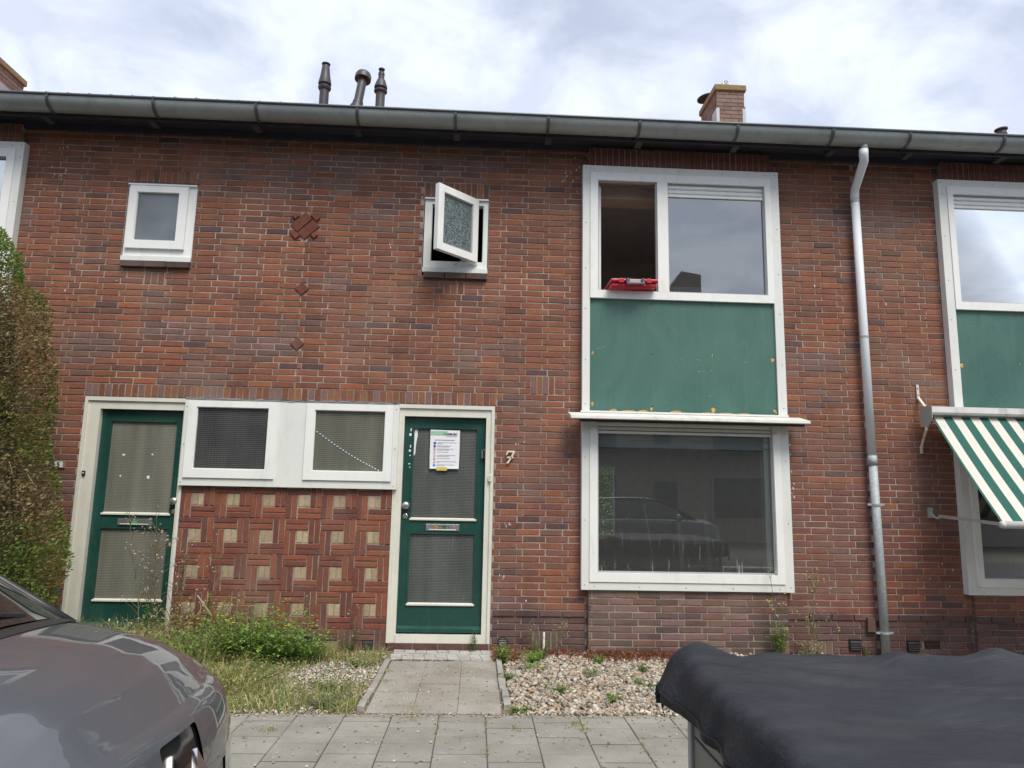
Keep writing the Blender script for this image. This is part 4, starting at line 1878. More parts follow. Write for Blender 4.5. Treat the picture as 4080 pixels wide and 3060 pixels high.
def striped_awning():
    t = thing('striped_awning', 'green and white striped canvas awning sloping out over the right-hand bay', 'awning', (5.8, -.2, 2.3))
    X0, X1 = 4.405, 7.22
    cas = plain_cache('worn_white_cassette', (.55, .55, .54), .5, var=.08, vs=12, dirt=((.16, .15, .14), .6))
    m = MB()
    m.slab([(X0, -.10, 2.29), (X0, -.255, 2.30), (X0, -.265, 2.32), (X0, -.255, 2.378), (X0, -.10, 2.385)][::-1], (X1 - X0, 0, 0))
    m.build('cassette', cas, t)
    m = MB()
    m.slab([(X0 - .006, -.085, 2.392), (X0 - .006, -.275, 2.382), (X0 - .006, -.275, 2.26), (X0 - .006, -.21, 2.19), (X0 - .006, -.085, 2.19)][::-1], (-.006, 0, 0))
    m.build('end_plate', LEADEN, t)
    P0, P1 = Vector((0, -.20, 2.285)), Vector((0, -1.02, 1.30))
    D = P1 - P0
    GR = tint_mat('awning_cloth', .85, .15, .06, 8)
    green, white = (.032, .112, .092), (.58, .57, .52)
    m = MB()
    x = X0 + .03
    first = True
    k = 0
    stripes = [(x, x + .022, green)]
    x += .022
    while x < X1 - .05:
        stripes.append((x, min(x + .0915, X1 - .03), white if k % 2 == 0 else green))
        x += .0915
        k += 1
    ns = 10
    for (a, b, c) in stripes:
        for s_ in range(ns):
            t0, t1 = s_ / ns, (s_ + 1) / ns
            sag = lambda q: Vector((0, 0, -.018 * sin(pi * q)))
            A, B = P0 + D * t0 + sag(t0), P0 + D * t1 + sag(t1)
            m.face([(a, A.y, A.z), (a, B.y, B.z), (b, B.y, B.z), (b, A.y, A.z)], c)
            m.face([(a, A.y + .002, A.z), (b, A.y + .002, A.z), (b, B.y + .002, B.z), (a, B.y + .002, B.z)], c)
    m.build('canvas', GR, t, smooth=True)
    m = MB()
    m.tube([(X0 + .02, -1.03, 1.272), (X0 + .05, -1.03, 1.272)], [.026, .034], 14)
    m.tube([(X0 + .0505, -1.03, 1.272), (X1, -1.03, 1.272)], .032, 14)
    m.build('front_bar', cas, t, smooth=True)
    m = MB()
    m.slab([(4.50, -.10, 1.305), (4.50, -.10, 1.335), (X0 + .04, -1.02, 1.29), (X0 + .04, -1.02, 1.262)], (.012, 0, 0))
    m.tube([(4.478, -.012, 1.35), (4.482, -.06, 1.31), (4.49, -.10, 1.30), (4.506, -.12, 1.318)], .012, 8)
    m.box(4.452, 4.500, -.022, -.002, 1.30, 1.40)
    m.build('folding_arm', LEADEN, t)
    m = MB()
    m.tube([(X0 + .25, -1.02, 1.262), (X0 + .75, -.55, 1.10)], .008, 6)
    m.build('rear_stay', STEEL, t)
    m = MB()
    m.slab([(4.422, -.002, 2.63), (4.422, -.012, 2.63), (4.422, -.016, 2.50), (4.405, -.14, 2.395), (4.405, -.13, 2.388), (4.422, -.004, 2.485)], (.026, 0, 0))
    m.lathe((4.436, -.012, 2.60), (0, -1, 0), [(0, .009), (.012, .007)], 6)
    m.lathe((4.436, -.014, 2.53), (0, -1, 0), [(0, .009), (.012, .007)], 6)
    m.build('upper_bracket', RUST, t)
    m = MB()
    m.tube([(4.405, -.15, 2.20), (4.408, -.15, 2.16), (4.430, -.03, 2.03), (4.434, -.012, 1.985)], .013, 8)
    m.box(4.421, 4.447, -.012, -.001, 1.93, 2.01)
    m.lathe((4.434, -.012, 1.95), (0, -1, 0), [(0, .008), (.01, .006)], 6)
    m.lathe((4.434, -.012, 1.995), (0, -1, 0), [(0, .008), (.01, .006)], 6)
    m.build('lower_bracket', RUST, t)


striped_awning()


def toolcase():
    t = thing('tool_case', 'red plastic tool case with dark grey handle lying in the open upstairs window', 'tool case', (1.495, -.05, 3.493))
    rz = radians(3.5)

    def X(p):
        x, y, z = p
        return (1.495 + x * cos(rz) - y * sin(rz), -.05 + x * sin(rz) + y * cos(rz), 3.493 + z + .012 * x / .25 * .6 - y * .03)

    def add(nm, mat, boxes, bev=.006):
        m = MB()
        for b in boxes:
            i = len(m.v)
            m.box(*b)
            m.v[i:] = [X(p) for p in m.v[i:]]
        o = m.build(nm, mat, t)
        if bev: add_mod_bevel(o, bev, 2)
    add('case_base', REDP, [(-.235, .225, -.150, .22, .004, .050)], .014)
    add('case_lid', REDP, [(-.245, .235, -.17, .22, .054, .082)], .008)
    add('rim', plain_cache('dark_red', (.26, .012, .02), .4), [(-.238, .228, -.160, .21, .0495, .0545)], 0)
    add('latch', REDP, [(-.165, -.115, -.173, -.165, .040, .086)], .004)
    add('latch', REDP, [(.115, .165, -.173, -.165, .040, .086)], .004)
    GH = plain_cache('case_grey', (.085, .095, .11), .5)
    add('handle', GH, [(-.095, -.065, -.200, -.165, .022, .080), (.06, .09, -.200, -.165, .022, .080), (-.095, .09, -.207, -.185, .014, .036)], .005)
    add('label_plate', plain_cache('case_label', (.42, .40, .42), .6), [(-.058, .053, -.176, -.171, .042, .074)], 0)


toolcase()


def house_number7():
    t = thing('house_number', 'cream metal figure 7 screwed to the bricks right of the door', 'house number', (.307, -.01, 1.80))
    nm = plain_cache('cream_number_paint', (.68, .67, .50), .45)
    m = MB()
    P = lambda pts: [(.257 + a * .100, -.024, 1.741 + b * .126) for a, b in pts]
    # slanted seven with flag, waisted stem and crossbar
    m.slab(P([(.10, .66), (.22, 1.0), (.98, 1.0), (.98, .88), (.34, .88), (.22, .66)])[::-1], (0, .010, 0))
    m.slab(P([(.98, .885), (.77, .885), (.52, .42), (.12, .02), (.36, .02), (.66, .40)])[::-1], (0, .0102, 0))
    m.slab(P([(.20, .42), (.22, .54), (.86, .54), (.84, .42)])[::-1], (0, .0098, 0))
    o = m.build('numeral', nm, t)
    add_mod_bevel(o, .0015, 1)
    m = MB()
    for (x, z) in ((.30, 1.78), (.34, 1.85)):
        m.lathe((x, -.001, z), (0, -1, 0), [(0, .004), (.014, .004)], 8)
    m.build('stand_off', STEEL, t)
    t = thing('house_number', 'small patterned ceramic tile with a black figure 5 beside the conifer', 'house number', (-3.948, -.01, 1.64))
    m = MB()
    m.box(-4.006, -3.890, -.012, .0, 1.609, 1.676)
    m.build('tile_body', plain_cache('tile_border', (.25, .20, .18), .4, var=.5, vs=120), t)
    m = MB()
    m.box(-3.985, -3.912, -.0145, -.0125, 1.616, 1.669)
    m.build('tile_face', WHITE, t)
    text_mesh('numeral', '5', .060, plain_cache('ink_blue_black', (.01, .012, .03), .4), t, (-3.966, -.016, 1.621), .0006, xscale=1.05, bold=.0016)


house_number7()


def notice():
    t = thing('notice', 'white printed paper notice with round icons taped to the glass of the right-hand green door', 'notice', (-.332, .05, 1.68))
    x0, x1, z0, z1 = -.474, -.186, 1.680, 2.060

    def cy_(u, v):
        return .050 - .0004 * sin(7 * v) - (.05 * max(0, .07 - v))
    m = MB()
    m.grid(lambda u, v: (x0 + (x1 - x0) * u + (.012 * max(0, .3 - v) * (1 if u < .5 else -.8)), cy_(u, v), z0 + (z1 - z0) * v + (.006 * u if v == 0 else 0) - .003 * u), 10, 12)
    m.build('sheet', PAPER, t, smooth=True)
    yy = .0485
    m = MB()
    m.box(x0 + .004, x0 + .168, yy - .0004, yy, z1 - .052, z1 - .012)
    m.build('green_header_band', plain_cache('pale_green_print', (.30, .50, .36), .7), t)
    ink = plain_cache('black_ink', (.02, .022, .025), .7)
    text_mesh('lettering', 'HEMUBO', .0300, ink, t, (x1 - .1315, yy - .001, z1 - .050), .0003, xscale=.87, bold=.0007)
    m = MB()
    m.box(x1 - .156, x1 - .150, yy - .0008, yy - .0005, z1 - .050, z1 - .030)
    m.box(x1 - .156, x1 - .140, yy - .0008, yy - .0005, z1 - .034, z1 - .030)
    m.box(x1 - .146, x1 - .140, yy - .0008, yy - .0005, z1 - .050, z1 - .034)
    m.build('logo_mark', plain_cache('green_ink', (.05, .28, .14), .7), t)
    gi = plain_cache('grey_ink', (.22, .22, .26), .7)
    m = MB()
    m.box(x1 - .13, x1 - .03, yy - .0008, yy - .0004, z1 - .064, z1 - .061)
    m.box(x0 + .045, x1 - .05, yy - .0008, yy - .0004, z1 - .101, z1 - .097)
    rows = [z1 - .127 - i * .0308 for i in range(8)]
    lens = [(.19, .05), (.14, .12), (.16, .12), (.11, 0), (.18, .12), (.13, 0), (.19, .03), (.17, .08)]
    for z, (a, b) in zip(rows, lens):
        m.box(x0 + .068, x0 + .068 + a, yy - .0008, yy - .0004, z + .002, z + .0045)
        if b:
            m.box(x0 + .068, x0 + .068 + b, yy - .0008, yy - .0004, z - .0085, z - .006)
    m.build('small_print', gi, t)
    cols = [('navy', (.05, .06, .28), 1), ('navy', (.05, .06, .28), 1), ('red', (.6, .08, .08), 0), ('grey', (.35, .36, .40), 0), ('grey', (.35, .36, .40), 0), ('red', (.6, .08, .08), 0), ('grey', (.30, .36, .36), 0), ('blue', (.05, .25, .65), 1)]
    for z, (nm, c, full) in zip(rows, cols):
        m = MB()
        zz = z - .003
        n_ = 16
        r = .0125
        ri = .0 if full else .0098
        for q in range(n_):
            a, b = 2 * pi * q / n_, 2 * pi * (q + 1) / n_
            if full:
                m.face([(x0 + .045, yy - .0009, zz), (x0 + .045 + cos(a) * r, yy - .0009, zz + sin(a) * r), (x0 + .045 + cos(b) * r, yy - .0009, zz + sin(b) * r)])
            else:
                m.face([(x0 + .045 + cos(a) * ri, yy - .0009, zz + sin(a) * ri), (x0 + .045 + cos(a) * r, yy - .0009, zz + sin(a) * r), (x0 + .045 + cos(b) * r, yy - .0009, zz + sin(b) * r), (x0 + .045 + cos(b) * ri, yy - .0009, zz + sin(b) * ri)])
        if not full:
            m.box(x0 + .041, x0 + .049, yy - .0009, yy - .0006, zz - .004, zz + .003)
        m.build('icon', plain_cache('print_' + nm, c, .6), t)
    m = MB()
    m.grid(lambda u, v: (-.405 + .103 * u, .043 + .002 * v, 1.664 + .033 * v), 2, 2)
    m.build('yellow_tape', plain_cache('yellow_tape', (.55, .45, .10), .4), t)


notice()


def small_fixtures():
    t = thing('doorbell', 'small white bell push on the right jamb of door 7', 'doorbell', (.116, -.01, 1.60))
    m = MB()
    m.box(.102, .130, -.022, -.008, 1.568, 1.632)
    add_mod_bevel(m.build('bell_case', CREAM, t), .003, 2)
    m = MB()
    m.lathe((.116, -.022, 1.594), (0, -1, 0), [(0, .006), (.003, .005)], 10)
    m.box(.110, .122, -.0228, -.0221, 1.606, 1.620)
    m.build('button', LEADEN, t)
    t = thing('doorbell', 'small black bell push on the white jamb of door 5', 'doorbell', (-3.715, 0, 1.57))
    m = MB()
    m.box(-3.733, -3.703, -.008, .0075, 1.545, 1.590)
    add_mod_bevel(m.build('bell_case', BLACKP, t), .003, 2)
    m = MB()
    m.lathe((-3.718, -.008, 1.568), (0, -1, 0), [(0, .007), (.003, .006)], 10)
    m.build('button', WHITE, t)
    t = thing('key_safe', 'black box with pale edge hung on the right edge of door 7', 'key box', (.06, .04, 1.83))
    m = MB()
    m.box(.040, .082, .012, .055, 1.782, 1.878)
    add_mod_bevel(m.build('box_body', BLACKP, t), .008, 2)
    m = MB()
    m.box(.034, .0385, .014, .056, 1.79, 1.87)
    m.build('pale_rim', LEADEN, t)
    # ventilation openings along the foot of the wall

    def round_vent(x, z, lab, r=.046):
        t = thing('vent_grille', lab, 'air vent', (x, 0, z), 'air vents at the foot of the wall')
        m = MB()
        m.lathe((x, -.004, z), (0, -1, 0), [(0, r), (.012, r), (.014, r * .86), (.006, r * .84)], 20)
        m.build('ring', BLACKP, t)
        for i in range(5):
            zz = z + (i - 2) * r * .34
            hw = sqrt(max(0, (r * .84) ** 2 - (zz - z) ** 2))
            m = MB()
            m.slab([(x - hw, -.018, zz - .004), (x - hw, -.010, zz + .005), (x - hw, -.009, zz + .003), (x - hw, -.017, zz - .006)], (2 * hw, 0, 0))
            m.build('louvre', plain_cache('vent_louvre', (.06, .06, .062), .4), t)

    def sq_vent(x, z, w_, h_, n_, lab, back=True):
        t = thing('vent_grille', lab, 'air vent', (x, 0, z), 'air vents at the foot of the wall')
        m = MB()
        m.box(x - w_ / 2, x + w_ / 2, -.010, .02, z - h_ / 2, z + h_ / 2)
        m.build('back_box', BLACKP, t)
        m = MB()
        f = .007
        m.box(x - w_ / 2, x - w_ / 2 + f, -.020, -.0105, z - h_ / 2, z + h_ / 2)
        m.box(x + w_ / 2 - f, x + w_ / 2, -.020, -.0105, z - h_ / 2, z + h_ / 2)
        m.box(x - w_ / 2 + f, x + w_ / 2 - f, -.020, -.0105, z + h_ / 2 - f, z + h_ / 2)
        m.build('frame', BLACKP, t)
        for i in range(n_):
            zz = z - h_ / 2 + .008 + i * (h_ - .018) / n_
            m = MB()
            m.slab([(x - w_ / 2 + f, -.030, zz), (x - w_ / 2 + f, -.012, zz + .012), (x - w_ / 2 + f, -.010, zz + .010), (x - w_ / 2 + f, -.028, zz - .002)], (w_ - 2 * f, 0, 0))
            m.build('louvre', plain_cache('vent_louvre', (.06, .06, .062), .4), t)
    round_vent(.274, .082, 'round black vent just right of door 7')
    round_vent(2.717, .071, 'round black vent under the wide window beside the green weed', .04)
    sq_vent(3.648, .092, .118, .10, 5, 'square black louvred vent left of the downpipe')
    sq_vent(4.215, .088, .118, .10, 5, 'square black louvred vent right of the downpipe')
    sq_vent(-.978, .048, .10, .078, 7, 'small black fine-slatted vent at the foot of the patterned panel near door 7')
    sq_vent(-1.557, .065, .14, .10, 3, 'broken black vent opening half hidden by weeds at the patterned panel')
    t = thing('vent_grille', 'rusty cast iron air brick set in cracked mortar near the right bay', 'air vent', (4.41, 0, .10), 'air vents at the foot of the wall')
    m = MB()
    m.box(4.335, 4.492, -.002, .02, .058, .148)
    m.build('opening', BLACKP, t)
    m = MB()
    rustm = plain_cache('rusty_iron', (.10, .055, .035), .8, var=.4, vs=50)
    m.box(4.340, 4.487, -.010, -.003, .100, .106)
    for i in range(15):
        x = 4.345 + i * .0098
        m.box(x, x + .003, -.009, -.003, .107, .140)
        m.box(x, x + .003, -.009, -.003, .066, .0995)
    m.build('iron_bars', rustm, t, kind='stuff')
    t = thing('plastic_pipe_stub', 'short white plastic pipe stub standing against the wall among weeds', 'pipe stub', (.66, -.03, 0))
    m = MB()
    m.tube([(.655, -.035, -.02), (.658, -.033, .178)], .011, 10)
    m.build('stub', WHITE, t)
    t = thing('brick_stump', 'dark brick block standing on end left of the downpipe foot', 'brick', (3.80, -.03, .2))
    m = MB()
    m.box(3.765, 3.842, -.045, -.006, .215, .345, col=(.12, .075, .062), jit=.003)
    m.build('block', PBRICK, t)


small_fixtures()

# splashes of white paint and birdlime on the bricks
m = MB()
for (x, z, n_, sx, sz) in ((.90, 4.78, 16, .07, .16), (-4.30, 4.66, 12, .05, .14), (.30, 1.165, 4, .03, .010), (.27, .665, 4, .03, .012), (-.95, 3.9, 2, .02, .02), (.93, 2.2, 2, .02, .03), (3.1, 1.9, 4, .01, .2), (3.12, 1.55, 3, .01, .05), (3.9, 3.35, 3, .5, .3), (4.55, 3.3, 3, .04, .1), (4.6, .8, 6, .12, .2), (-3.98, 3.3, 3, .2, .5), (.02, 4.5, 3, .6, .2), (.40, 1.95, 2, .03, .01), (2.2, .35, 6, .8, .15), (4.9, .3, 6, .06, .04)):
    for q in range(n_):
        a, b = x + random.gauss(0, sx), z + random.gauss(0, sz)
        w_, h_ = random.uniform(.003, .008), random.uniform(.006, .026)
        yb = -.067 if 1.1 < a < 2.95 and b < .55 else -.0045
        if 1.0 < a < 3.05 and b > .56 or 4.7 < a and b > .55: continue
        if -.82 < a < .16 and b < 2.3: continue
        m.slab([(a - w_, yb, b), (a, yb, b - h_), (a + w_, yb, b), (a, yb, b + h_ * .6)], (0, -.001, 0))
o = m.build('paint_splashes', plain_cache('lime_white', (.6, .58, .55), .9), None)
o['kind'] = 'stuff'
o['label'] = 'scattered white splashes and droppings on the brickwork'


# ================================================================== COVERED TRAILER
def trailer():
    t = thing('box_trailer', 'flatbed box trailer of grey boards under a black tarpaulin, front right', 'trailer', (2.2, -4.9, -.09))
    X0, X1, Y0, Y1, ZT = .835, 3.75, -5.72, -4.13, .835
    grey = plain_cache('greyed_aluminium_board', (.24, .24, .22), .5, metal=.3, var=.15, vs=8)
    dark = plain_cache('dark_board', (.075, .078, .07), .6, var=.2, vs=12)
    for i, (a, b, mt) in enumerate(((.40, .545, grey), (.555, .70, grey), (.705, .80, dark))):
        m = MB()
        m.box(X0, X0 + .022, Y0 + .04, Y1 - .04, a, b)
        add_mod_bevel(m.build('end_board', mt, t), .004, 2)
        m = MB()
        m.box(X0 + .03, X1, Y1 - .022, Y1, a, b)
        m.box(X0 + .03, X1, Y0, Y0 + .022, a, b)
        m.build('side_board', mt, t)
    for (x, y) in ((X0 - .012, Y1 - .038), (X0 - .012, Y0 - .005), (X1 - .03, Y1 - .038), (X1 - .03, Y0 - .005)):
        m = MB()
        m.box(x, x + .045, y, y + .043, .34, .82)
        add_mod_bevel(m.build('corner_post', plain_cache('post_steel', (.36, .37, .37), .4, metal=.4), t), .006, 2)
    m = MB()
    m.box(X0, X1, Y0, Y1, .34, .39)
    m.build('floor_frame', dark, t)
    m = MB()
    m.tube([(X1, -4.93, .33), (X1 + 1.3, -4.93, .33)], .04, 8)
    m.build('drawbar', LEADEN, t)
    for y in (Y0 - .10, Y1 + .10):
        w_ = MB()
        w_.lathe((2.3, y - .07, .18), (0, 1, 0), [(0, .17), (0, .25), (.02, .27), (.12, .27), (.14, .25), (.14, .17)], 28)
        wo_ = w_.build('wheel', plain_cache('tyre_rubber', (.02, .02, .02), .8), t)
        w_ = MB()
        w_.lathe((2.3, y - .05, .18), (0, 1, 0), [(0, .05), (.03, .17), (.08, .17), (.10, .05)], 20)
        w_.build('rim', STEEL, wo_)
    # tarpaulin: one sheet laid over a bulky load and hanging over the edges
    tm = M('black_tarpaulin')
    fx = tm.noise(7, 3, .5, sc=(.35, 1.3, 1.3), dist=1.6)
    n1_ = tm.noise(3, 4, .6)
    col = tm.mix(tm.ramp(n1_, .3, .7), (.011, .013, .019), (.021, .024, .032))
    dust = tm.ramp(tm.noise(2.2, 6, .72, sc=(.5, 1.8, 1)), .5, .72, 0, .4)
    col = tm.mix(dust, col, (.055, .053, .052))
    tm.color(col).rough(.66).spec(.38)
    weave = tm.noise(260, 1, .5, sc=(1, .2, 1))
    cr = tm.math('ABSOLUTE', tm.math('SUBTRACT', tm.noise(5, 4, .6, sc=(.5, 1.7, 1.7), dist=2.2), .5))
    tm.bump(tm.math('ADD', tm.math('MULTIPLY', fx, .8), tm.math('ADD', tm.math('MULTIPLY', weave, .05), tm.math('MULTIPLY', cr, -2.0))), .3, .02)
    xa, xb, ya, yb = X0 - .012, X1 + .02, Y0 - .015, Y1 + .015
    nu, nv = 150, 110
    hangL, hang = .20, .28
    m = MB()

    def roundover(d, hang_len, R=.055):
        """d metres past the edge -> (outward, drop)"""
        if d <= 0:
            return 0.0, 0.0
        a = d / R
        if a < pi / 2:
            return R * sin(a), R * (1 - cos(a))
        return R, R + (d - R * pi / 2)

    def f(u, v):
        lx = -hangL + u * (xb - xa + hangL + hang)        # distance from left edge
        ly = -hang + v * (yb - ya + 2 * hang)
        W, H_ = xb - xa, yb - ya
        inx, iny = min(max(lx, 0), W), min(max(ly, 0), H_)
        ox, dx_ = roundover(max(-lx, lx - W), hang)
        oy, dy_ = roundover(max(-ly, ly - H_), hang)
        sx = -1 if lx < 0 else 1
        sy = -1 if ly < 0 else 1
        x = xa + inx + sx * ox * 1.0
        y = ya + iny + sy * oy
        drop = max(dx_, dy_) if (dx_ == 0 or dy_ == 0) else sqrt(dx_ ** 2 + dy_ ** 2) * .86
        z = ZT - drop
        fx_, fy_ = inx / W, iny / H_
        # sag of the sheet between the boards and the load beneath
        top = 1.0 if drop < .06 else max(0.0, 1 - (drop - .06) / .15)
        sag = -.035 * sin(pi * min(fx_ * 2.2, 1)) * sin(pi * fy_)
        z += top * sag
        # wrinkles
        z += top * (.012 * noise.noise((x * 1.4, y * 3.4, .3)) + .008 * noise.noise((x * 2.5 + y * 2, y * 9 - x * 1.5, 4.3)) - .030 * abs(noise.noise((x * 1.6 + y, y * 7 + x * 2.6, 2.1))) - .007 * abs(noise.noise((x * 3, y * 15 - x * 5, 8.1))))
        # ridge running diagonally out of the far corner
        dl = abs((y - yb) + (x - xa) * .42 + .10)
        z += top * .012 * math.exp(-(dl / .03) ** 2)
        dl2 = abs((y - yb) + (x - xa) * .16 + .22)
        z += top * .010 * math.exp(-(dl2 / .035) ** 2)
        # bundled bump at the far left corner and humps at the far right
        z += .052 * math.exp(-(((x - xa - .05) / .10) ** 2 + ((y - yb) / .10) ** 2)) * max(top, .3)
        z += top * .045 * math.exp(-(((x - 2.06) / .09) ** 2 + ((y - yb + .02) / .06) ** 2))
        z += top * .022 * math.exp(-(((x - 1.66) / .07) ** 2 + ((y - yb + .02) / .05) ** 2))
        z += top * .03 * math.exp(-(((x - 2.3) / .1) ** 2 + ((y - yb + .3) / .10) ** 2))
        if drop > .04:
            k = min(1, (drop - .04) / .1)
            q = (y if dx_ > dy_ else x)
            bul = .024 * k * noise.noise((q * 4.2, drop * 2, 1.7)) + .012 * k * sin(q * 23 + 3 * noise.noise((q * 3, 0, 0)))
            if dx_ >= dy_:
                x += sx * (bul + .018 * k)
            if dy_ >= dx_ or dy_ > .03:
                y += sy * (bul + .012 * k)
            z += .018 * k * noise.noise((q * 2.1, 5, 2))
            # fuller folds at the far left corner
            if lx < .12 and ly > H_ - .25:
                g_ = math.exp(-((y - yb) / .14) ** 2)
                x -= .035 * g_ * k * sin(min(1, drop / .26) * pi * .85)
        return (x, y, z)
    m.grid(f, 230, 170)
    o = m.build('tarpaulin', tm.m, t, smooth=True)
    s_ = o.modifiers.new('t', 'SOLIDIFY')
    s_.thickness = .003
    m = MB()
    pts = []
    for i in range(40):
        u = i / 39
        p = f((hangL - .165) / (xb - xa + hangL + hang) , .12 + .74 * u)
        pts.append((p[0] - .006, p[1], p[2] - .004))
    m.tube(pts, .0035, 5)
    m.build('tie_cord', BLACKP, t)


trailer()


# ================================================================== CAR
def car_paint(name, c):
    m = M(name)
    fl = m.noise(900, 1, .5)
    m.color(m.mix(m.ramp(fl, .3, .7), tuple(q * .85 for q in c), tuple(q * 1.2 for q in c)))
    m.rough(.42).metal(.5).spec(.5)
    m.b.inputs['Coat Weight'].default_value = 1.0
    m.b.inputs['Coat Roughness'].default_value = .015
    return m.m


def build_car(label, paint, nose=(-.722, -4.915, -.09)):
    t = thing('parked_car', label, 'car', nose)
    ox, oy, oz = nose
    Wd = .885

    P = [(0, 0), (-.004, .12), (-.012, .24), (-.030, .38), (-.062, .52), (-.115, .64), (-.20, .74), (-.33, .815), (-.52, .855), (-.80, .872), (-1.15, .880), (-1.6, .885), (-2.2, .885), (-2.8, .885), (-3.3, .875), (-3.6, .845), (-3.80, .76), (-3.90, .62), (-3.94, .40), (-3.95, .18), (-3.95, 0)]

    def front(y):
        y = min(abs(y), .884)
        for i in range(len(P) - 1):
            if P[i][1] <= y <= P[i + 1][1]:
                return P[i][0] + (P[i + 1][0] - P[i][0]) * (y - P[i][1]) / (P[i + 1][1] - P[i][1])
        return -1.2

    def topz(x, y):
        # bonnet crown measured back from the curved front edge
        d = x - max(front(y * .93), -.34)
        xs = [.05, 0, -.02, -.05, -.11, -.20, -.28, -.40, -.55, -.83, -1.1, -1.5, -2.5, -3.3, -4.2]
        zs = [.72, .755, .785, .835, .905, .982, 1.022, 1.058, 1.088, 1.118, 1.13, 1.13, 1.12, 1.10, 1.05]
        d = max(min(d, .05), -4.2)
        z = zs[-1]
        for i in range(len(xs) - 1):
            if xs[i + 1] <= d <= xs[i]:
                f = (xs[i] - d) / (xs[i] - xs[i + 1])
                z = zs[i] + (zs[i + 1] - zs[i]) * f
                break
        a = abs(y) / Wd
        z += -.105 * a ** 2.4 + .004 * math.exp(-((a - .60) / .12) ** 2)
        return z
    nt_ = 64
    # resample P evenly-ish by spline (Catmull)
    pts = [Vector((p[0], p[1], 0)) for p in P]
    path_ = []
    for i in range(len(pts) - 1):
        p0, p1, p2, p3 = pts[max(i - 1, 0)], pts[i], pts[i + 1], pts[min(i + 2, len(pts) - 1)]
        for q in range(3):
            s_ = q / 3
            v = .5 * ((2 * p1) + (-p0 + p2) * s_ + (2 * p0 - 5 * p1 + 4 * p2 - p3) * s_ ** 2 + (-p0 + 3 * p1 - 3 * p2 + p3) * s_ ** 3)
            path_.append(v)
    path_.append(pts[-1])
    n = len(path_)
    lev = [(.20, .10), (.26, .045), (.36, .012), (.48, .0), (.60, .002), (.72, .008), (.84, .022), (.93, .045), (.98, .072)]

    def column(i):
        p = path_[i]
        a = path_[max(i - 1, 0)]
        b = path_[min(i + 1, n - 1)]
        tan = (b - a).normalized()
        nr = Vector((-tan.y, tan.x, 0)) * 1.0   # inward for +y side
        if i == 0: nr = Vector((-1, 0, 0))
        if i == n - 1: nr = Vector((1, 0, 0))
        edge = p + nr * .11
        zt = topz(edge.x, edge.y) + .004
        col = []
        for (fz, ins) in lev:
            z = .20 + (zt - .20) * ((fz - .20) / .80)
            q = p + nr * ins
            # wheel arch cut handled by material part
            col.append(Vector((q.x, q.y, z)))
        for k in (1.0, .9, .78, .64, .48, .32, .16, 0.0):
            x = edge.x
            y = edge.y * k
            col.append(Vector((x, y, topz(x, y))))
        return col
    cols_ = [column(i) for i in range(n)]
    nl = len(cols_[0])
    verts = []
    faces = []
    for s_ in (1, -1):
        b = len(verts)
        for c in cols_:
            for v in c:
                verts.append((v.x, v.y * s_, v.z))
        for i in range(n - 1):
            for k in range(nl - 1):
                q = (b + i * nl + k, b + (i + 1) * nl + k, b + (i + 1) * nl + k + 1, b + i * nl + k + 1)
                faces.append(q if s_ > 0 else q[::-1])
    # which faces: split in parts by region
    bm = bmesh.new()
    vs = [bm.verts.new(v) for v in verts]
    for q in faces:
        try:
            bm.faces.new([vs[i] for i in q])
        except ValueError:
            pass
    bmesh.ops.remove_doubles(bm, verts=bm.verts, dist=.0004)
    bmesh.ops.recalc_face_normals(bm, faces=bm.faces)

    def emblem_zone(x, y, z):
        return x > -.056 and abs(y) < .115 and z > .44

    def lamp_zone(x, y, z):
        return abs(y) > .36 and abs(y) < .80 and x > -.40 and .50 < z < .76

    def grille_zone(x, y, z):
        return abs(y) < .365 and x > -.12 and .49 < z < .685 - 0.0

    def arch(x, y, z):
        return abs(y) > .70 and ((x + .80) ** 2 + (z - .315) ** 2 < .335 ** 2 or (x + 3.38) ** 2 + (z - .315) ** 2 < .335 ** 2)
    groups = {'body': [], 'lamp': [], 'grille': [], 'arch': []}
    bmesh.ops.subdivide_edges(bm, edges=[e for e in bm.edges if all(v.co.x > -.5 for v in e.verts)], cuts=1, use_grid_fill=True, smooth=.6)
    for f_ in bm.faces:
        c = f_.calc_center_median()
        if arch(c.x, c.y, c.z): g_ = 'arch'
        elif lamp_zone(c.x, c.y, c.z): g_ = 'lamp'
        elif grille_zone(c.x, c.y, c.z) or emblem_zone(c.x, c.y, c.z) and c.z < .87: g_ = 'grille'
        else: g_ = 'body'
        groups[g_].append(f_)

    def emit(nm, fs, mat, inset=0.0, smooth=True, lab=None):
        ids = {}
        m = MB()
        for f_ in fs:
            idx = []
            for v in f_.verts:
                if v not in ids:
                    ids[v] = len(m.v)
                    co = v.co - v.normal * inset
                    m.v.append((co.x + ox, co.y + oy, co.z + oz + .0))
                idx.append(ids[v])
            m.f.append(tuple(idx)); m.c.append((1, 1, 1))
        o = m.build(nm, mat, t, smooth=smooth)
        return o
    bm.normal_update()
    body = emit('body', groups['body'], paint)
    subsurf(body, 1)
    BG = plain_cache('gloss_black_trim', (.008, .008, .009), .08, var=.05, spec=.8)
    emit('grille', groups['grille'], BG, .008)
    lm = M('headlamp_lens')
    lm.color(lm.mix(lm.ramp(lm.noise(14, 2, .5, sc=(1, 3, 1)), .4, .6), (.02, .03, .028), (.25, .32, .30))).rough(.04).spec(.9)
    lm.b.inputs['Coat Weight'].default_value = 1
    for s_ in (1, -1):
        fs = [f_ for f_ in groups['lamp'] if f_.calc_center_median().y * s_ > 0]
        emit('headlight', fs, lm.m, .004)
    # parts seen through the arches
    emit('wheel_arch', groups['arch'], BLACKP, .02)
    bm.free()
    W = lambda x, y, z: (x + ox, y + oy, z + oz)
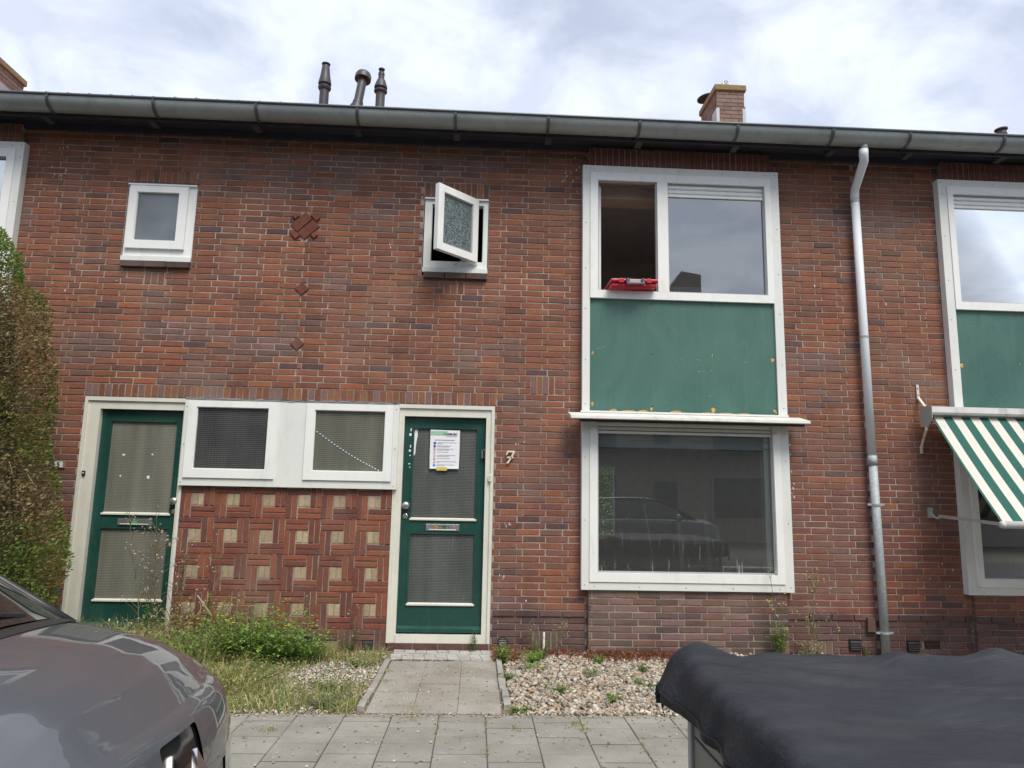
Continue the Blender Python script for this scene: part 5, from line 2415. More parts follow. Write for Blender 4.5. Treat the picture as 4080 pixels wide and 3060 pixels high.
    # bonnet shut lines as slim dark grooves
    m = MB()
    for s_ in (1, -1):
        pts_ = []
        for q in range(18):
            x = -.145 - q / 17 * .92
            y = s_ * (.60 + .17 * min(1, q / 7) ** .6)
            pts_.append(W(x, y, topz(x, y) + .0030))
        m.tube(pts_, .0034, 5)
    m.build('shut_line', BLACKP, t)
    # emblem: chrome lozenge on the black nose panel
    m = MB()
    zc, xh = .715, .016
    for (a, b, c_) in ((1, .118, .068), ):
        outer = [(0, b), (c_, 0), (0, -b), (-c_, 0)]
        inner = [(0, b * .58), (c_ * .50, 0), (0, -b * .58), (-c_ * .50, 0)]
        for q in range(4):
            q2 = (q + 1) % 4
            A, B_, C_, D_ = outer[q], outer[q2], inner[q2], inner[q]
            pp = [W(xh - .30 * max(0, v[1]) , v[0], zc + v[1]) for v in (A, B_, C_, D_)]
            m.slab(pp, (.014, 0, .004))
    chrome = plain_cache('chrome', (.8, .8, .8), .08, metal=1, var=.02)
    m.build('emblem', chrome, t)
    m = MB()
    for s_ in (1, -1):
        for zz in (.56, .63):
            m.tube([W(-.004 - .0, s_ * .10, zz), W(-.022, s_ * .24, zz + .004), W(-.052, s_ * .36, zz + .010)], .006, 6)
    m.build('grille_bar', chrome, t)
    m = MB()
    for s_ in (1, -1):
        m.tube([W(-.115, s_ * .60, .56), W(-.085, s_ * .555, .48), W(-.082, s_ * .56, .40), W(-.11, s_ * .63, .36)], .014, 6)
    m.build('daytime_lamp', plain_cache('lamp_white', (.85, .87, .9), .15), t)
    # cowl, wipers, windscreen, cabin
    m = MB()

    def cowl(u, v):
        y = -.70 + 1.40 * u
        x0_ = -.60 - .08 * (y / .7) ** 2
        return W(x0_ - v * .07, y, topz(x0_, y) + .001 + (.004 if 0 < v < 1 else 0) + v * .006)
    m.grid(cowl, 24, 3)
    m.build('cowl', BLACKP, t, smooth=True)
    GL = M('car_glass')
    GL.color((.012, .016, .016)).rough(.02).spec(1.0)
    base = lambda u: (-.665 - .09 * ((u - .5) * 2) ** 2, (u - .5) * 1.50)
    topc = lambda u: (-1.66 - .06 * ((u - .5) * 2) ** 2, (u - .5) * 1.16)
    m = MB()

    def ws(u, v):
        (xa_, ya_), (xb_, yb_) = base(u), topc(u)
        s_ = v
        return W(xa_ + (xb_ - xa_) * s_, ya_ + (yb_ - ya_) * s_, topz(-.7, (u - .5) * 1.50) + .004 + (1.53 - topz(-.7, (u - .5) * 1.5)) * s_ + .035 * sin(pi * s_))
    m.grid(ws, 20, 10)
    m.build('windscreen', GL.m, t, smooth=True)
    m = MB()

    def roof(u, v):
        y = (u - .5) * 1.16
        x = -1.66 - .06 * ((u - .5) * 2) ** 2 - v * 1.79
        return W(x, y * (1 - .06 * v), 1.53 + .030 * sin(pi * min(1, v * 1.1)) - .05 * v * v - .02 * ((u - .5) * 2) ** 2)
    m.grid(roof, 16, 12)
    m.build('roof_panel', paint, t, smooth=True)
    for s_ in (1, -1):
        m = MB()
        pts_ = [ws(0 if s_ < 0 else 1, v / 8) for v in range(9)]
        m.tube(pts_, .016, 8)
        pts2 = [roof(0 if s_ < 0 else 1, v / 8) for v in range(9)]
        m.build('pillar', BLACKP, t, smooth=True)
        m = MB()
        m.tube(pts2, .028, 8)
        m.build('roof_rail', paint, t, smooth=True)
    for s_ in (1, -1):
        m = MB()

        def side(u, v):
            xb_ = -.98 - u * 2.5
            xt = -1.78 - u * 1.63
            yb_, yt = .735, .575
            return W(xb_ + (xt - xb_) * v, s_ * (yb_ + (yt - yb_) * v + .02 * sin(pi * v)), 1.08 + (1.51 - 1.08 - .04 * u) * v)
        m.grid(side, 12, 6)
        m.build('side_window', GL.m, t, smooth=True)
        m = MB()

        def shld(u, v):
            x = -1.20 - u * 2.5
            return W(x, s_ * (.76 + (.735 - .76) * v), 1.045 + .03 * v)
        m.box(ox - 3.7, ox - 1.0, oy + s_ * .70, oy + s_ * .755, oz + 1.02, oz + 1.10)
        m.build('belt_line', paint, t)
        mi = MB()
        mi.lathe(W(-1.25, s_ * .95, 1.10), (0, s_, 0), [(-.10, .03), (-.06, .07), (.02, .085), (.07, .06), (.085, .02)], 14)
        mi.build('wing_mirror', paint, t, smooth=True)
    m = MB()
    m.grid(lambda u, v: W(-3.46 - .42 * (1 - v), (u - .5) * (1.42 - .30 * v), 1.06 + .42 * v), 10, 5)
    m.build('rear_window', GL.m, t, smooth=True)
    m = MB()
    for (y0_, ln) in ((-.30, 1), (.38, 1)):
        a = Vector(W(-.69 - .1 * (y0_ / .7) ** 2, y0_ - .0, topz(-.7, y0_) + .018))
        b = Vector(ws(.5 + (y0_ - .55) / 1.44, .06)) + Vector((.012, 0, .022))
        m.tube([a, (a + b) / 2 + Vector((.01, 0, .018)), b], .010, 6)
        c_ = Vector(ws(.5 + (y0_ - .62) / 1.44, .02)) + Vector((.008, 0, .012))
        d_ = Vector(ws(min(.98, .5 + (y0_ + .05) / 1.44), .16)) + Vector((.008, 0, .012))
        m.tube([c_, d_], .007, 5)
    m.build('wiper', BLACKP, t)
    # wheels
    for x in (-.80, -3.38):
        for s_ in (1, -1):
            w_ = MB()
            w_.lathe(W(x, s_ * .66, .315), (0, s_, 0), [(0, .2), (0, .29), (.02, .312), (.17, .312), (.19, .29), (.19, .2)], 32)
            wo_ = w_.build('wheel', plain_cache('tyre_rubber', (.02, .02, .02), .8), t, smooth=False)
            w_ = MB()
            w_.lathe(W(x, s_ * .66, .315), (0, s_, 0), [(.15, .04), (.175, .05), (.17, .20), (.10, .205)], 28)
            for q in range(5):
                a = 2 * pi * q / 5
                c_ = Vector(W(x, s_ * .845, .315))
                d_ = Vector((cos(a), 0, sin(a)))
                w_.tube([c_ + d_ * .03, c_ + d_ * .19], [.03, .02], 6)
            w_.build('rim', STEEL, wo_)
    # bumper intake and number plate
    m = MB()
    m.slab([W(.004, -.42, .30), W(.004, .42, .30), W(-.01, .40, .40), W(-.01, -.40, .40)], (-.05, 0, 0))
    m.build('air_intake', BLACKP, t)
    m = MB()
    m.box(ox + .004, ox + .014, oy - .26, oy + .26, oz + .42, oz + .53)
    m.build('number_plate', plain_cache('plate_yellow', (.62, .45, .03), .5), t)
    m = MB()
    for s_ in (1, -1):
        m.box(ox - 3.945, ox - 3.80, oy + s_ * .62 - .06, oy + s_ * .62 + .06, oz + .72, oz + .98)
    m.build('tail_lamp', REDP, t)
    return t


CAR = build_car('grey-brown car parked at the front left, its glossy bonnet mirroring the facade', car_paint('grey_brown_metallic', (.110, .118, .132)))
c2 = copy_thing(CAR, (6.1, -11.3, -.09), 'dark car parked across the street, seen only as a reflection in the lower window')


# ================================================================== VEGETATION
def blades(m, pts, hmin, hmax, cols, lean=.5, wd=.0035, segs=3):
    for (x, y, z) in pts:
        h = random.uniform(hmin, hmax)
        a = random.uniform(0, 2 * pi)
        ln = random.uniform(.15, 1) * lean
        c = random.choice(cols)
        v = random.uniform(.8, 1.2)
        c = tuple(q * v for q in c)
        px, py = cos(a), sin(a)
        ww = wd * random.uniform(.6, 1.3)
        ang = random.uniform(0, pi)
        sx, sy = cos(ang) * ww, sin(ang) * ww
        prev = None
        for i in range(segs + 1):
            t = i / segs
            cx0 = x + px * h * ln * t * t
            cy0 = y + py * h * ln * t * t
            cz0 = z + h * t * (1 - .35 * ln * t)
            k = 1 - t * .85
            cur = ((cx0 - sx * k, cy0 - sy * k, cz0), (cx0 + sx * k, cy0 + sy * k, cz0))
            if prev:
                m.face([prev[0], prev[1], cur[1], cur[0]], c)
            prev = cur


def leaf(m, p, d, up, ln, wd, c):
    """folded pointed leaf from p along d"""
    d = d.normalized()
    s_ = d.cross(up)
    if s_.length < 1e-3:
        s_ = d.orthogonal()
    s_.normalize()
    n_ = s_.cross(d)
    tip = p + d * ln - n_ * ln * .15
    mid = p + d * ln * .45
    l, r = mid + s_ * wd / 2 + n_ * wd * .15, mid - s_ * wd / 2 + n_ * wd * .15
    m.face([p, mid, l], c)
    m.face([l, mid, tip], c)
    m.face([p, r, mid], c)
    m.face([r, tip, mid], c)


def rand_dir(zlo=-.2, zhi=1):
    a = random.uniform(0, 2 * pi)
    z = random.uniform(zlo, zhi)
    r = sqrt(max(0, 1 - z * z))
    return Vector((cos(a) * r, sin(a) * r, z))


def jc(c, v=.2):
    k = random.uniform(1 - v, 1 + v)
    return tuple(q * k for q in c)


GREENS = [(.115, .22, .05), (.09, .19, .05), (.15, .26, .065), (.09, .165, .055)]
LIME = [(.19, .32, .06), (.23, .36, .075)]
STRAW = [(.48, .41, .21), (.42, .36, .18), (.55, .48, .27), (.34, .30, .14)]
OLIVE = [(.25, .28, .09), (.31, .31, .12), (.20, .24, .08)]
BROWN = [(.24, .17, .10), (.31, .23, .14)]


def clump(name, lab, cat, x, y, r, h, n, ln, cols, group=None, stems=14, z=0.0, narrow=.4, flowers=0):
    t = thing(name, lab, cat, (x, y, z), group)
    ms, ml = MB(), MB()
    for i in range(stems):
        a = random.uniform(0, 2 * pi)
        rr = r * sqrt(random.random())
        top = Vector((x + cos(a) * rr, y + sin(a) * rr, z + h * random.uniform(.55, 1)))
        b = Vector((x + cos(a) * rr * .3, y + sin(a) * rr * .3, z - .01))
        mid = (b + top) / 2 + Vector((0, 0, .05 * h))
        ms.tube([b, mid, top], [.003, .0022, .0012], 4, col=jc((.12, .15, .05)))
        for q in range(n // stems):
            tt = random.uniform(.15, 1)
            p = b.lerp(top, tt)
            p += Vector((random.gauss(0, r * .12), random.gauss(0, r * .12), 0))
            leaf(ml, p, rand_dir(-.3, .7), Vector((0, 0, 1)), ln * random.uniform(.6, 1.3), ln * narrow * random.uniform(.7, 1.2), jc(random.choice(cols)))
        if flowers and random.random() < flowers:
            yf = random.choice([(.75, .62, .02), (.8, .7, .05)])
            for q in range(6):
                leaf(ml, top, Vector((cos(q), sin(q), .35)), Vector((0, 0, 1)), .016, .012, yf)
    ms.build('stem', LEAF, t)
    ml.build('leaves', LEAF, t)
    return t


def weedy_stalk(name, lab, x, y, h, lean, seed, nb=10, colr=(.24, .20, .11), flower=(.55, .50, .42), fsize=.010, leaves=None, cat='weed', spread=.16):
    rs = random.Random(seed)
    t = thing(name, lab, cat, (x, y, 0))
    ms, mf = MB(), MB()
    top = Vector((x + lean[0], y + lean[1], h))
    b = Vector((x, y, -.02))
    pts = [b.lerp(top, q / 6) + Vector((rs.gauss(0, .01), rs.gauss(0, .01), 0)) for q in range(7)]
    ms.tube(pts, [.0045, .004, .0035, .003, .0025, .002, .0015], 5, col=colr)
    for i in range(nb):
        q = rs.uniform(.25, .98)
        p = b.lerp(top, q)
        d = Vector((rs.uniform(-1, 1), rs.uniform(-.7, .5), rs.uniform(.25, 1.1))).normalized()
        ln = spread * rs.uniform(.5, 1.5) * (1.15 - q * .5)
        e = p + d * ln
        mid = p + d * ln * .5 + Vector((0, 0, .012))
        ms.tube([p, mid, e], [.0022, .0018, .0012], 4, col=tuple(c * rs.uniform(.8, 1.2) for c in colr))
        for w_ in range(rs.randint(1, 4)):
            e2 = e + Vector((rs.uniform(-1, 1), rs.uniform(-1, 1), rs.uniform(-.2, 1))) * .045
            ms.tube([e, e2], [.0012, .0009], 3, col=colr)
            if rs.random() < .75:
                s_ = fsize * rs.uniform(.5, 1.2)
                for k in range(5):
                    dd = Vector((rs.gauss(0, 1), rs.gauss(0, 1), rs.gauss(0, 1))).normalized()
                    o_ = dd.orthogonal().normalized() * s_ * .5
                    mf.face([e2 + o_, e2 + dd * s_, e2 - o_], tuple(c * rs.uniform(.8, 1.2) for c in flower))
        if leaves:
            for k in range(3):
                leaf(mf, b.lerp(top, rs.uniform(.05, .8)), rand_dir(-.2, .6), Vector((0, 0, 1)), .045, .012, jc(rs.choice(leaves)))
    ms.build('stem', LEAF, t)
    mf.build('seed_heads', LEAF, t, kind='stuff')
    return t


def conifer():
    t = thing('conifer', 'tall clipped conifer, half browned, hiding the left end of house 5', 'conifer', (-4.75, -.95, 0))
    X, Y = -4.75, -.95
    m = MB()
    m.tube([(X, Y, -.05), (X + .03, Y, 1.5), (X, Y + .03, 3.5)], [.09, .065, .02], 10)
    m.build('trunk', plain_cache('bark', (.09, .06, .045), .9, bump=.5), t)
    prof = [(.0, 1.22), (.4, 1.36), (.8, 1.40), (1.2, 1.31), (1.7, 1.20), (2.3, 1.13), (2.9, 1.03), (3.06, .97), (3.14, .78), (3.4, .76), (3.62, .60), (3.78, .0)]

    def rad(z):
        for (a, b), (c, d_) in zip(prof[:-1], prof[1:]):
            if a <= z <= c:
                return b + (d_ - b) * (z - a) / (c - a)
        return 0
    # limbs
    ml = MB()
    for i in range(70):
        z = random.uniform(.15, 3.3)
        a = random.uniform(0, 2 * pi)
        r = rad(min(z + .3, 3.7)) * .85
        ml.tube([(X, Y, z), (X + cos(a) * r * .6, Y + sin(a) * r * .38, z + .15), (X + cos(a) * r, Y + sin(a) * r * .6, z + .42)], [.02, .012, .004], 5)
    ml.build('branch', plain_cache('bark', (.09, .06, .045), .9, bump=.5), t)
    core = MB()

    def cf(u, v):
        a = 2 * pi * u
        z = 3.66 * v
        r = max(rad(z) - .30, .02) * (1 + .12 * noise.noise((cos(a) * 4, sin(a) * 4, z * 4)))
        return (X + cos(a) * r, Y + sin(a) * r * .66, z)
    core.grid(cf, 48, 50)
    core.build('inner_twigs', plain_cache('dark_inner_twigs', (.055, .045, .022), .95, var=.4, vs=30), t)
    m = MB()
    n_ = 120000
    for i in range(n_):
        z = 3.75 * random.random()
        a = random.uniform(0, 2 * pi)
        if sin(a) > .35 and random.random() < .75:
            continue
        R0 = rad(z)
        lump = 1 + .05 * noise.noise((cos(a) * 2.4, sin(a) * 2.4, z * 2.6)) + .03 * noise.noise((cos(a) * 7, sin(a) * 7, z * 7))
        dpt = random.random() ** 2.2 * .38
        r = R0 * lump - dpt
        if r < 0: continue
        p = Vector((X + cos(a) * r, Y + sin(a) * r * .66, z))
        out = Vector((cos(a), sin(a) * .9, 0))
        nz = noise.noise((cos(a) * 1.7 + 3, sin(a) * 1.7, z * 1.25)) + .5 * noise.noise((cos(a) * 5, sin(a) * 5, z * 5 + 7))
        bright = noise.noise((cos(a) * 3 + 1, sin(a) * 3, z * 3 + 5))
        if z < 1.15:
            nz += .30
        elif z < 2.7:
            nz -= .10
        elif z > 3.0:
            nz += .02
        if nz > .14:
            c = random.choice([(.10, .145, .028), (.08, .12, .026), (.125, .165, .036)]) if bright < .25 else random.choice([(.125, .175, .04), (.14, .18, .04)])
            if z > 2.8 and bright > .1 and cos(a) > .2: c = (.11, .16, .035)
        elif nz > -.12:
            c = random.choice([(.125, .12, .042), (.155, .14, .055), (.10, .105, .035)])
        else:
            c = random.choice([(.175, .130, .070), (.21, .16, .09), (.13, .095, .052)])
        d = (out * random.uniform(.3, 1) + Vector((random.gauss(0, .5), random.gauss(0, .5), random.uniform(-.15, .9)))).normalized()
        ln = random.uniform(.018, .045)
        wd = random.uniform(.005, .010)
        s_ = d.cross(Vector((random.gauss(0, 1), random.gauss(0, 1), random.gauss(0, 1)))).normalized() * wd
        c = tuple(q * 1.35 for q in jc(c, .3))
        e = p + d * ln
        q = p + d * ln * .4
        m.face([p, q + s_, e, q - s_], c)
    m.build('foliage', LEAF, t, kind='stuff')
    # pale dead twigs sticking out
    ms = MB()
    for (z, ln) in ((1.72, .42), (1.62, .3), (1.35, .25), (2.1, .22), (.62, .4), (.5, .36), (.95, .3), (1.5, .34)):
        r = rad(z)
        a = random.uniform(-.9, -.1)
        p = Vector((X + cos(a) * r * .9, Y + sin(a) * r * .6, z))
        e = p + Vector((ln * random.uniform(.2, .9), -.1, random.uniform(-.35, .3) * ln))
        ms.tube([p, (p + e) / 2 + Vector((0, 0, .05)), e], [.003, .0025, .0015], 4, col=(.42, .33, .22))
        for q in range(4):
            f_ = p.lerp(e, random.uniform(.3, 1))
            ms.tube([f_, f_ + rand_dir(-.6, .8) * .07], [.0016, .001], 3, col=(.36, .27, .18))
    ms.build('dead_twigs', LEAF, t, kind='stuff')


conifer()


# -- left garden: dry grass, weeds, gravel showing near the path
def in_left(x, y):
    return -4.6 < x < -.78 and -1.97 < y < -.02


m = MB()


def gdens(x, y):
    """how thickly the left bed is grown over: bare gravel only in a patch beside the path"""
    gx = (x + 1.05) / .42
    gy = (y + .95) / .55
    g_ = math.exp(-(gx * gx + gy * gy))
    d = 1 - .93 * min(1, g_ * 1.5)
    if noise.noise((x * 2.3, y * 2.3, 1.1)) < -.28: d *= .5
    return d


pts = []
while len(pts) < 21000:
    x, y = random.uniform(-4.4, -.78), random.uniform(-1.978, -.05)
    if random.random() < gdens(x, y):
        pts.append((x, y, gz(x, y)))
blades(m, [p for p in pts if random.random() < .6], .04, .12, STRAW + OLIVE[:1], 1.1, .0036)
blades(m, [p for p in pts if random.random() < .75], .03, .10, OLIVE + GREENS[:2] + LIME[:1], .9, .0036)
blades(m, [p for p in pts if p[0] < -1.75 and random.random() < .62], .10, .25, STRAW + OLIVE + LIME[:1], .9, .003)
blades(m, [p for p in pts if p[0] < -2.0 and p[1] > -1.2 and random.random() < .5], .20, .38, STRAW + BROWN[:1] + OLIVE, .8, .003)
o = m.build('grass', LEAF, None)
o['kind'] = 'stuff'
o['label'] = 'dry straw-coloured and green grass in the left front garden'


def pebbles(name, lab, n_, region, smin, smax, cols, layers=1, zbase=0.0):
    m = MB()
    base = []
    t_ = (1 + sqrt(5)) / 2
    ico = [Vector(v).normalized() for v in ((-1, t_, 0), (1, t_, 0), (-1, -t_, 0), (1, -t_, 0), (0, -1, t_), (0, 1, t_), (0, -1, -t_), (0, 1, -t_), (t_, 0, -1), (t_, 0, 1), (-t_, 0, -1), (-t_, 0, 1))]
    fc = [(0, 11, 5), (0, 5, 1), (0, 1, 7), (0, 7, 10), (0, 10, 11), (1, 5, 9), (5, 11, 4), (11, 10, 2), (10, 7, 6), (7, 1, 8), (3, 9, 4), (3, 4, 2), (3, 2, 6), (3, 6, 8), (3, 8, 9), (4, 9, 5), (2, 4, 11), (6, 2, 10), (8, 6, 7), (9, 8, 1)]
    k = 0
    while k < n_:
        x, y = region()
        if x is None: continue
        s_ = smin + (smax - smin) * random.random() ** 2.2
        sx, sy, sz = s_ * random.uniform(.8, 1.25), s_ * random.uniform(.65, 1.0), s_ * random.uniform(.45, .7)
        a = random.uniform(0, pi)
        tx, ty = random.gauss(0, .28), random.gauss(0, .28)
        ca, sa = cos(a), sin(a)
        z = gz(x, y) + zbase + sz * random.uniform(.1, .9) + (.012 * random.random())
        b = len(m.v)
        for v in ico:
            px, py, pz = v.x * sx, v.y * sy, v.z * sz
            qx, qy = px * ca - py * sa, px * sa + py * ca
            m.v.append((x + qx, y + qy, z + pz + qx * tx + qy * ty))
        c = jc(random.choice(cols), .18)
        for f_ in fc:
            m.f.append((b + f_[0], b + f_[1], b + f_[2])); m.c.append(c)
        k += 1
    o = m.build(name, STONE, None, smooth=True)
    o['kind'] = 'stuff'
    o['label'] = lab
    return o


PEB = [(.36, .31, .24), (.42, .37, .29), (.28, .225, .165), (.39, .30, .20), (.25, .235, .21), (.50, .47, .40), (.32, .235, .16), (.19, .17, .15), (.33, .30, .26), (.38, .35, .30)]


def reg_r():
    x, y = random.uniform(.275, 3.2), random.uniform(-1.975, -.03)
    if x > 1.9 and y < -1.2 and random.random() < .7: return None, None
    if x > 1.7 and random.random() < .4: return None, None
    return x, y


pebbles('gravel', 'rounded river pebbles filling the garden bed right of the path', 11500, reg_r, .008, .025, PEB)


def reg_l():
    x, y = random.uniform(-2.3, -.775), random.uniform(-1.97, -.1)
    if random.random() > 1.25 - gdens(x, y): return None, None
    return x, y


pebbles('gravel', 'small pale gravel between the weeds left of the path', 4200, reg_l, .006, .015, [(.46, .42, .36), (.38, .33, .27), (.54, .50, .45), (.30, .26, .22)])


def reg_s():
    k = random.random()
    if k < .4:
        return random.uniform(-1.8, 1.6), random.uniform(-2.06, -1.95)
    if k < .7:
        return random.uniform(-.72, .22), random.uniform(-1.95, -.05)
    return random.uniform(-1.6, 1.6), random.uniform(-3.3, -2.0)


def grit():
    m = MB()
    for i in range(1700):
        x, y = reg_s()
        s_ = random.uniform(.002, .006)
        z = .003
        c = jc(random.choice(PEB), .2)
        m.box(x - s_, x + s_, y - s_, y + s_, z, z + s_, c, jit=s_ * .4)
    o = m.build('grit', STONE, None)
    o['kind'] = 'stuff'
    o['label'] = 'loose grit and crumbs scattered on the path and pavement'


grit()

# weeds of the left garden
clump('weed_patch', 'lush green ragwort patch with yellow flowers in front of the patterned panel', 'weeds', -1.82, -.62, .46, .46, 1700, .046, GREENS[:2] + LIME + OLIVE[:1] + LIME, 'weed patches in the left garden', 90, flowers=.14, narrow=.55)
clump('weed_patch', 'loose tall green stems rising above the ragwort patch', 'weeds', -1.95, -.50, .55, .52, 900, .036, LIME + GREENS[:2] + OLIVE, 'weed patches in the left garden', 46, flowers=.3, narrow=.3)
clump('weed_patch', 'straw-coloured and green sprawl at the front of the left bed', 'weeds', -1.75, -1.25, .50, .16, 900, .034, OLIVE + GREENS[:2] + STRAW, 'weed patches in the left garden', 60, narrow=.35)
clump('weed_patch', 'bright green low weeds by the broken vent', 'weeds', -1.48, -.46, .30, .26, 1100, .042, LIME + GREENS[:2], 'weed patches in the left garden', 34, flowers=.1)
clump('weed_patch', 'dull green broad-leaved weeds in the middle of the dry grass', 'weeds', -2.2, -.85, .40, .32, 1300, .05, GREENS + OLIVE[:1], 'weed patches in the left garden', 36, narrow=.6, flowers=.06)
clump('weed_patch', 'tangle of dead brown stalks against the patterned panel', 'weeds', -2.45, -.28, .42, .52, 1300, .045, BROWN + STRAW, 'weed patches in the left garden', 60, narrow=.3)
clump('weed_patch', 'withered weeds spreading behind the car bonnet', 'weeds', -2.85, -.75, .45, .38, 1300, .045, STRAW + BROWN + OLIVE, 'weed patches in the left garden', 50, narrow=.3)
clump('weed', 'grey-green leafy sprig beside the small slatted vent', 'weed', -1.14, -.16, .12, .22, 170, .032, [(.09, .12, .06), (.12, .15, .07)], None, 10)
clump('weed_patch', 'thin yellow-green weeds creeping along the left path edge', 'weeds', -.92, -.62, .16, .07, 220, .03, LIME + OLIVE, 'weed patches in the left garden', 20)
clump('weed_patch', 'low green tufts on the gravel at the front left of the path', 'weeds', -1.02, -1.35, .20, .07, 260, .032, OLIVE + GREENS, 'weed patches in the left garden', 24)
clump('weed_patch', 'grey-green mat of weeds at the pavement corner left of the path', 'weeds', -.98, -1.80, .18, .06, 320, .03, [(.11, .13, .07), (.14, .15, .08)], 'weed patches in the left garden', 24)


def fleabane(x, y, h, lab, n_=150, cols=None, ln=.055):
    t = thing('fleabane', lab, 'weed', (x, y, 0))
    ms, ml = MB(), MB()
    ms.tube([(x, y, -.02), (x + .01, y, h * .5), (x, y, h)], [.005, .004, .002], 5, col=(.13, .17, .06))
    for i in range(n_):
        z = h * random.uniform(.06, 1)
        a = random.uniform(0, 2 * pi)
        leaf(ml, Vector((x, y, z)), Vector((cos(a), sin(a), random.uniform(-.1, .9))), Vector((0, 0, 1)), ln * (1.15 - .5 * z / h) * random.uniform(.7, 1.2), .009, jc(random.choice(cols or [(.12, .23, .06), (.15, .26, .07)])))
    ms.build('stem', LEAF, t)
    ml.build('leaves', LEAF, t)


fleabane(-2.86, -.34, .50, 'upright narrow-leaved green weed before door 5', 240)
fleabane(-2.36, -.28, .52, 'bright green narrow-leaved weed standing before the patterned panel', 260, LIME + [(.15, .26, .05)])
fleabane(-3.05, -.40, .22, 'short star-shaped green weed at the foot of door 5', 90, None, .09)
fleabane(.005, -.06, .20, 'little green weed growing on the threshold of door 7', 70, [(.09, .17, .05)], .05)
weedy_stalk('dry_weed', 'tall dry seeding weed rising across the right edge of door 5', -2.80, -.28, 1.22, (-.10, .02), 3, 30, spread=.20, leaves=BROWN, fsize=.014)
weedy_stalk('dry_weed', 'leaning dry weed with pale seed tufts left of the tall one', -2.92, -.22, 1.28, (-.26, .03), 13, 18, spread=.16)
weedy_stalk('dry_weed', 'dry branching weed before the left end of the patterned panel', -2.66, -.2, .95, (.03, 0), 5, 26, spread=.17, leaves=BROWN + OLIVE)
weedy_stalk('dry_weed', 'thin dry stalks with white tufts before the patterned panel', -2.42, -.16, .92, (.10, 0), 7, 14, spread=.14)
weedy_stalk('dry_weed', 'wiry dry stalk beside the broken vent', -1.62, -.20, .42, (.12, 0), 9, 12, spread=.12)
weedy_stalk('dry_weed', 'thin bare stalk above the small slatted vent', -1.10, -.10, .38, (.02, 0), 10, 5, spread=.07)
m = MB()
m.tube([(-2.62, -.30, .22), (-2.3, -.35, .42), (-1.95, -.38, .44), (-1.6, -.42, .33), (-1.38, -.45, .18)], [.004, .0035, .003, .0025, .002], 5, col=(.40, .27, .16))
m.tube([(-2.28, -.42, .36), (-2.42, -.40, .52)], [.006, .008], 5, col=(.42, .36, .24))
o = m.build('bramble_cane', LEAF)
tag(o, 'long arching bare bramble cane over the weeds at the patterned panel', 'bramble')

# plants on the right
clump('weed', 'bright green tuft at the right corner of the door path', 'weed', .26, -.46, .09, .16, 260, .035, LIME + GREENS[:1], None, 16)
clump('weed', 'pale grey-green seeding weed around the white pipe stub', 'weed', .60, -.24, .13, .22, 280, .03, [(.17, .19, .10), (.20, .21, .12), (.15, .19, .06)], None, 22, narrow=.3)
clump('weed', 'green grassy tuft below the white pipe stub', 'weed', .53, -.42, .14, .10, 240, .05, LIME, None, 16, narrow=.2)
clump('weed', 'low lime-coloured stonecrop patch on the pebbles', 'weed', .52, -.68, .15, .035, 320, .02, LIME + [(.20, .22, .06)], None, 24)
clump('weed', 'small bright tuft at the foot of the bay corner', 'weed', 1.10, -.42, .08, .08, 120, .03, GREENS + LIME, None, 10)
weedy_stalk('dry_weed', 'thin dry twiggy weed right of the white pipe stub', .78, -.16, .24, (.03, 0), 21, 16, spread=.07, fsize=.007)
weedy_stalk('dry_weed', 'thin dry twiggy weed left of the white pipe stub', .52, -.12, .26, (-.02, 0), 22, 12, spread=.06, fsize=.007)
for (x, y, r, lab) in ((.62, -1.38, .11, 'dark green star-shaped tuft on the pebbles nearest the path'), (1.02, -1.62, .10, 'bright green tuft on the pebbles near the pavement'), (1.32, -1.22, .08, 'small green tuft in the middle of the pebbles'), (.98, -.92, .09, 'faint green sprigs among pebbles below the window'), (1.42, -.75, .06, 'little dark sprig on the pebbles below the window'), (.32, -1.90, .10, 'dark green tuft at the broken path edging'), (.27, -1.05, .06, 'small weed squeezed beside the right path edging')):
    clump('weed', lab, 'weed', x, y, r, .05, 150, .032, GREENS + OLIVE[:1] + LIME[:1], None, 14, narrow=.3)
clump('weed', 'green weed with curling leaves under the right end of the wide window', 'weed', 2.86, -.14, .10, .34, 300, .05, LIME + GREENS, None, 16, narrow=.18)
weedy_stalk('dry_weed', 'tall thin yellow-flowered stem under the wide window', 2.84, -.16, .80, (-.06, 0), 31, 12, colr=(.16, .20, .07), flower=(.55, .50, .12), fsize=.012, spread=.07)
weedy_stalk('dry_weed', 'airy yellow-flowered weed right of the wide window', 3.16, -.14, .78, (.06, 0), 32, 26, colr=(.20, .22, .09), flower=(.50, .46, .12), fsize=.011, spread=.15)
clump('weed', 'dry flowering weed base beside the walled-up opening', 'weed', 3.15, -.16, .15, .16, 160, .04, STRAW + OLIVE, None, 14, narrow=.25)
clump('weed', 'tiny pale weed beside the louvred vent left of the downpipe', 'weed', 3.73, -.05, .04, .13, 40, .02, [(.3, .3, .16)], None, 6)

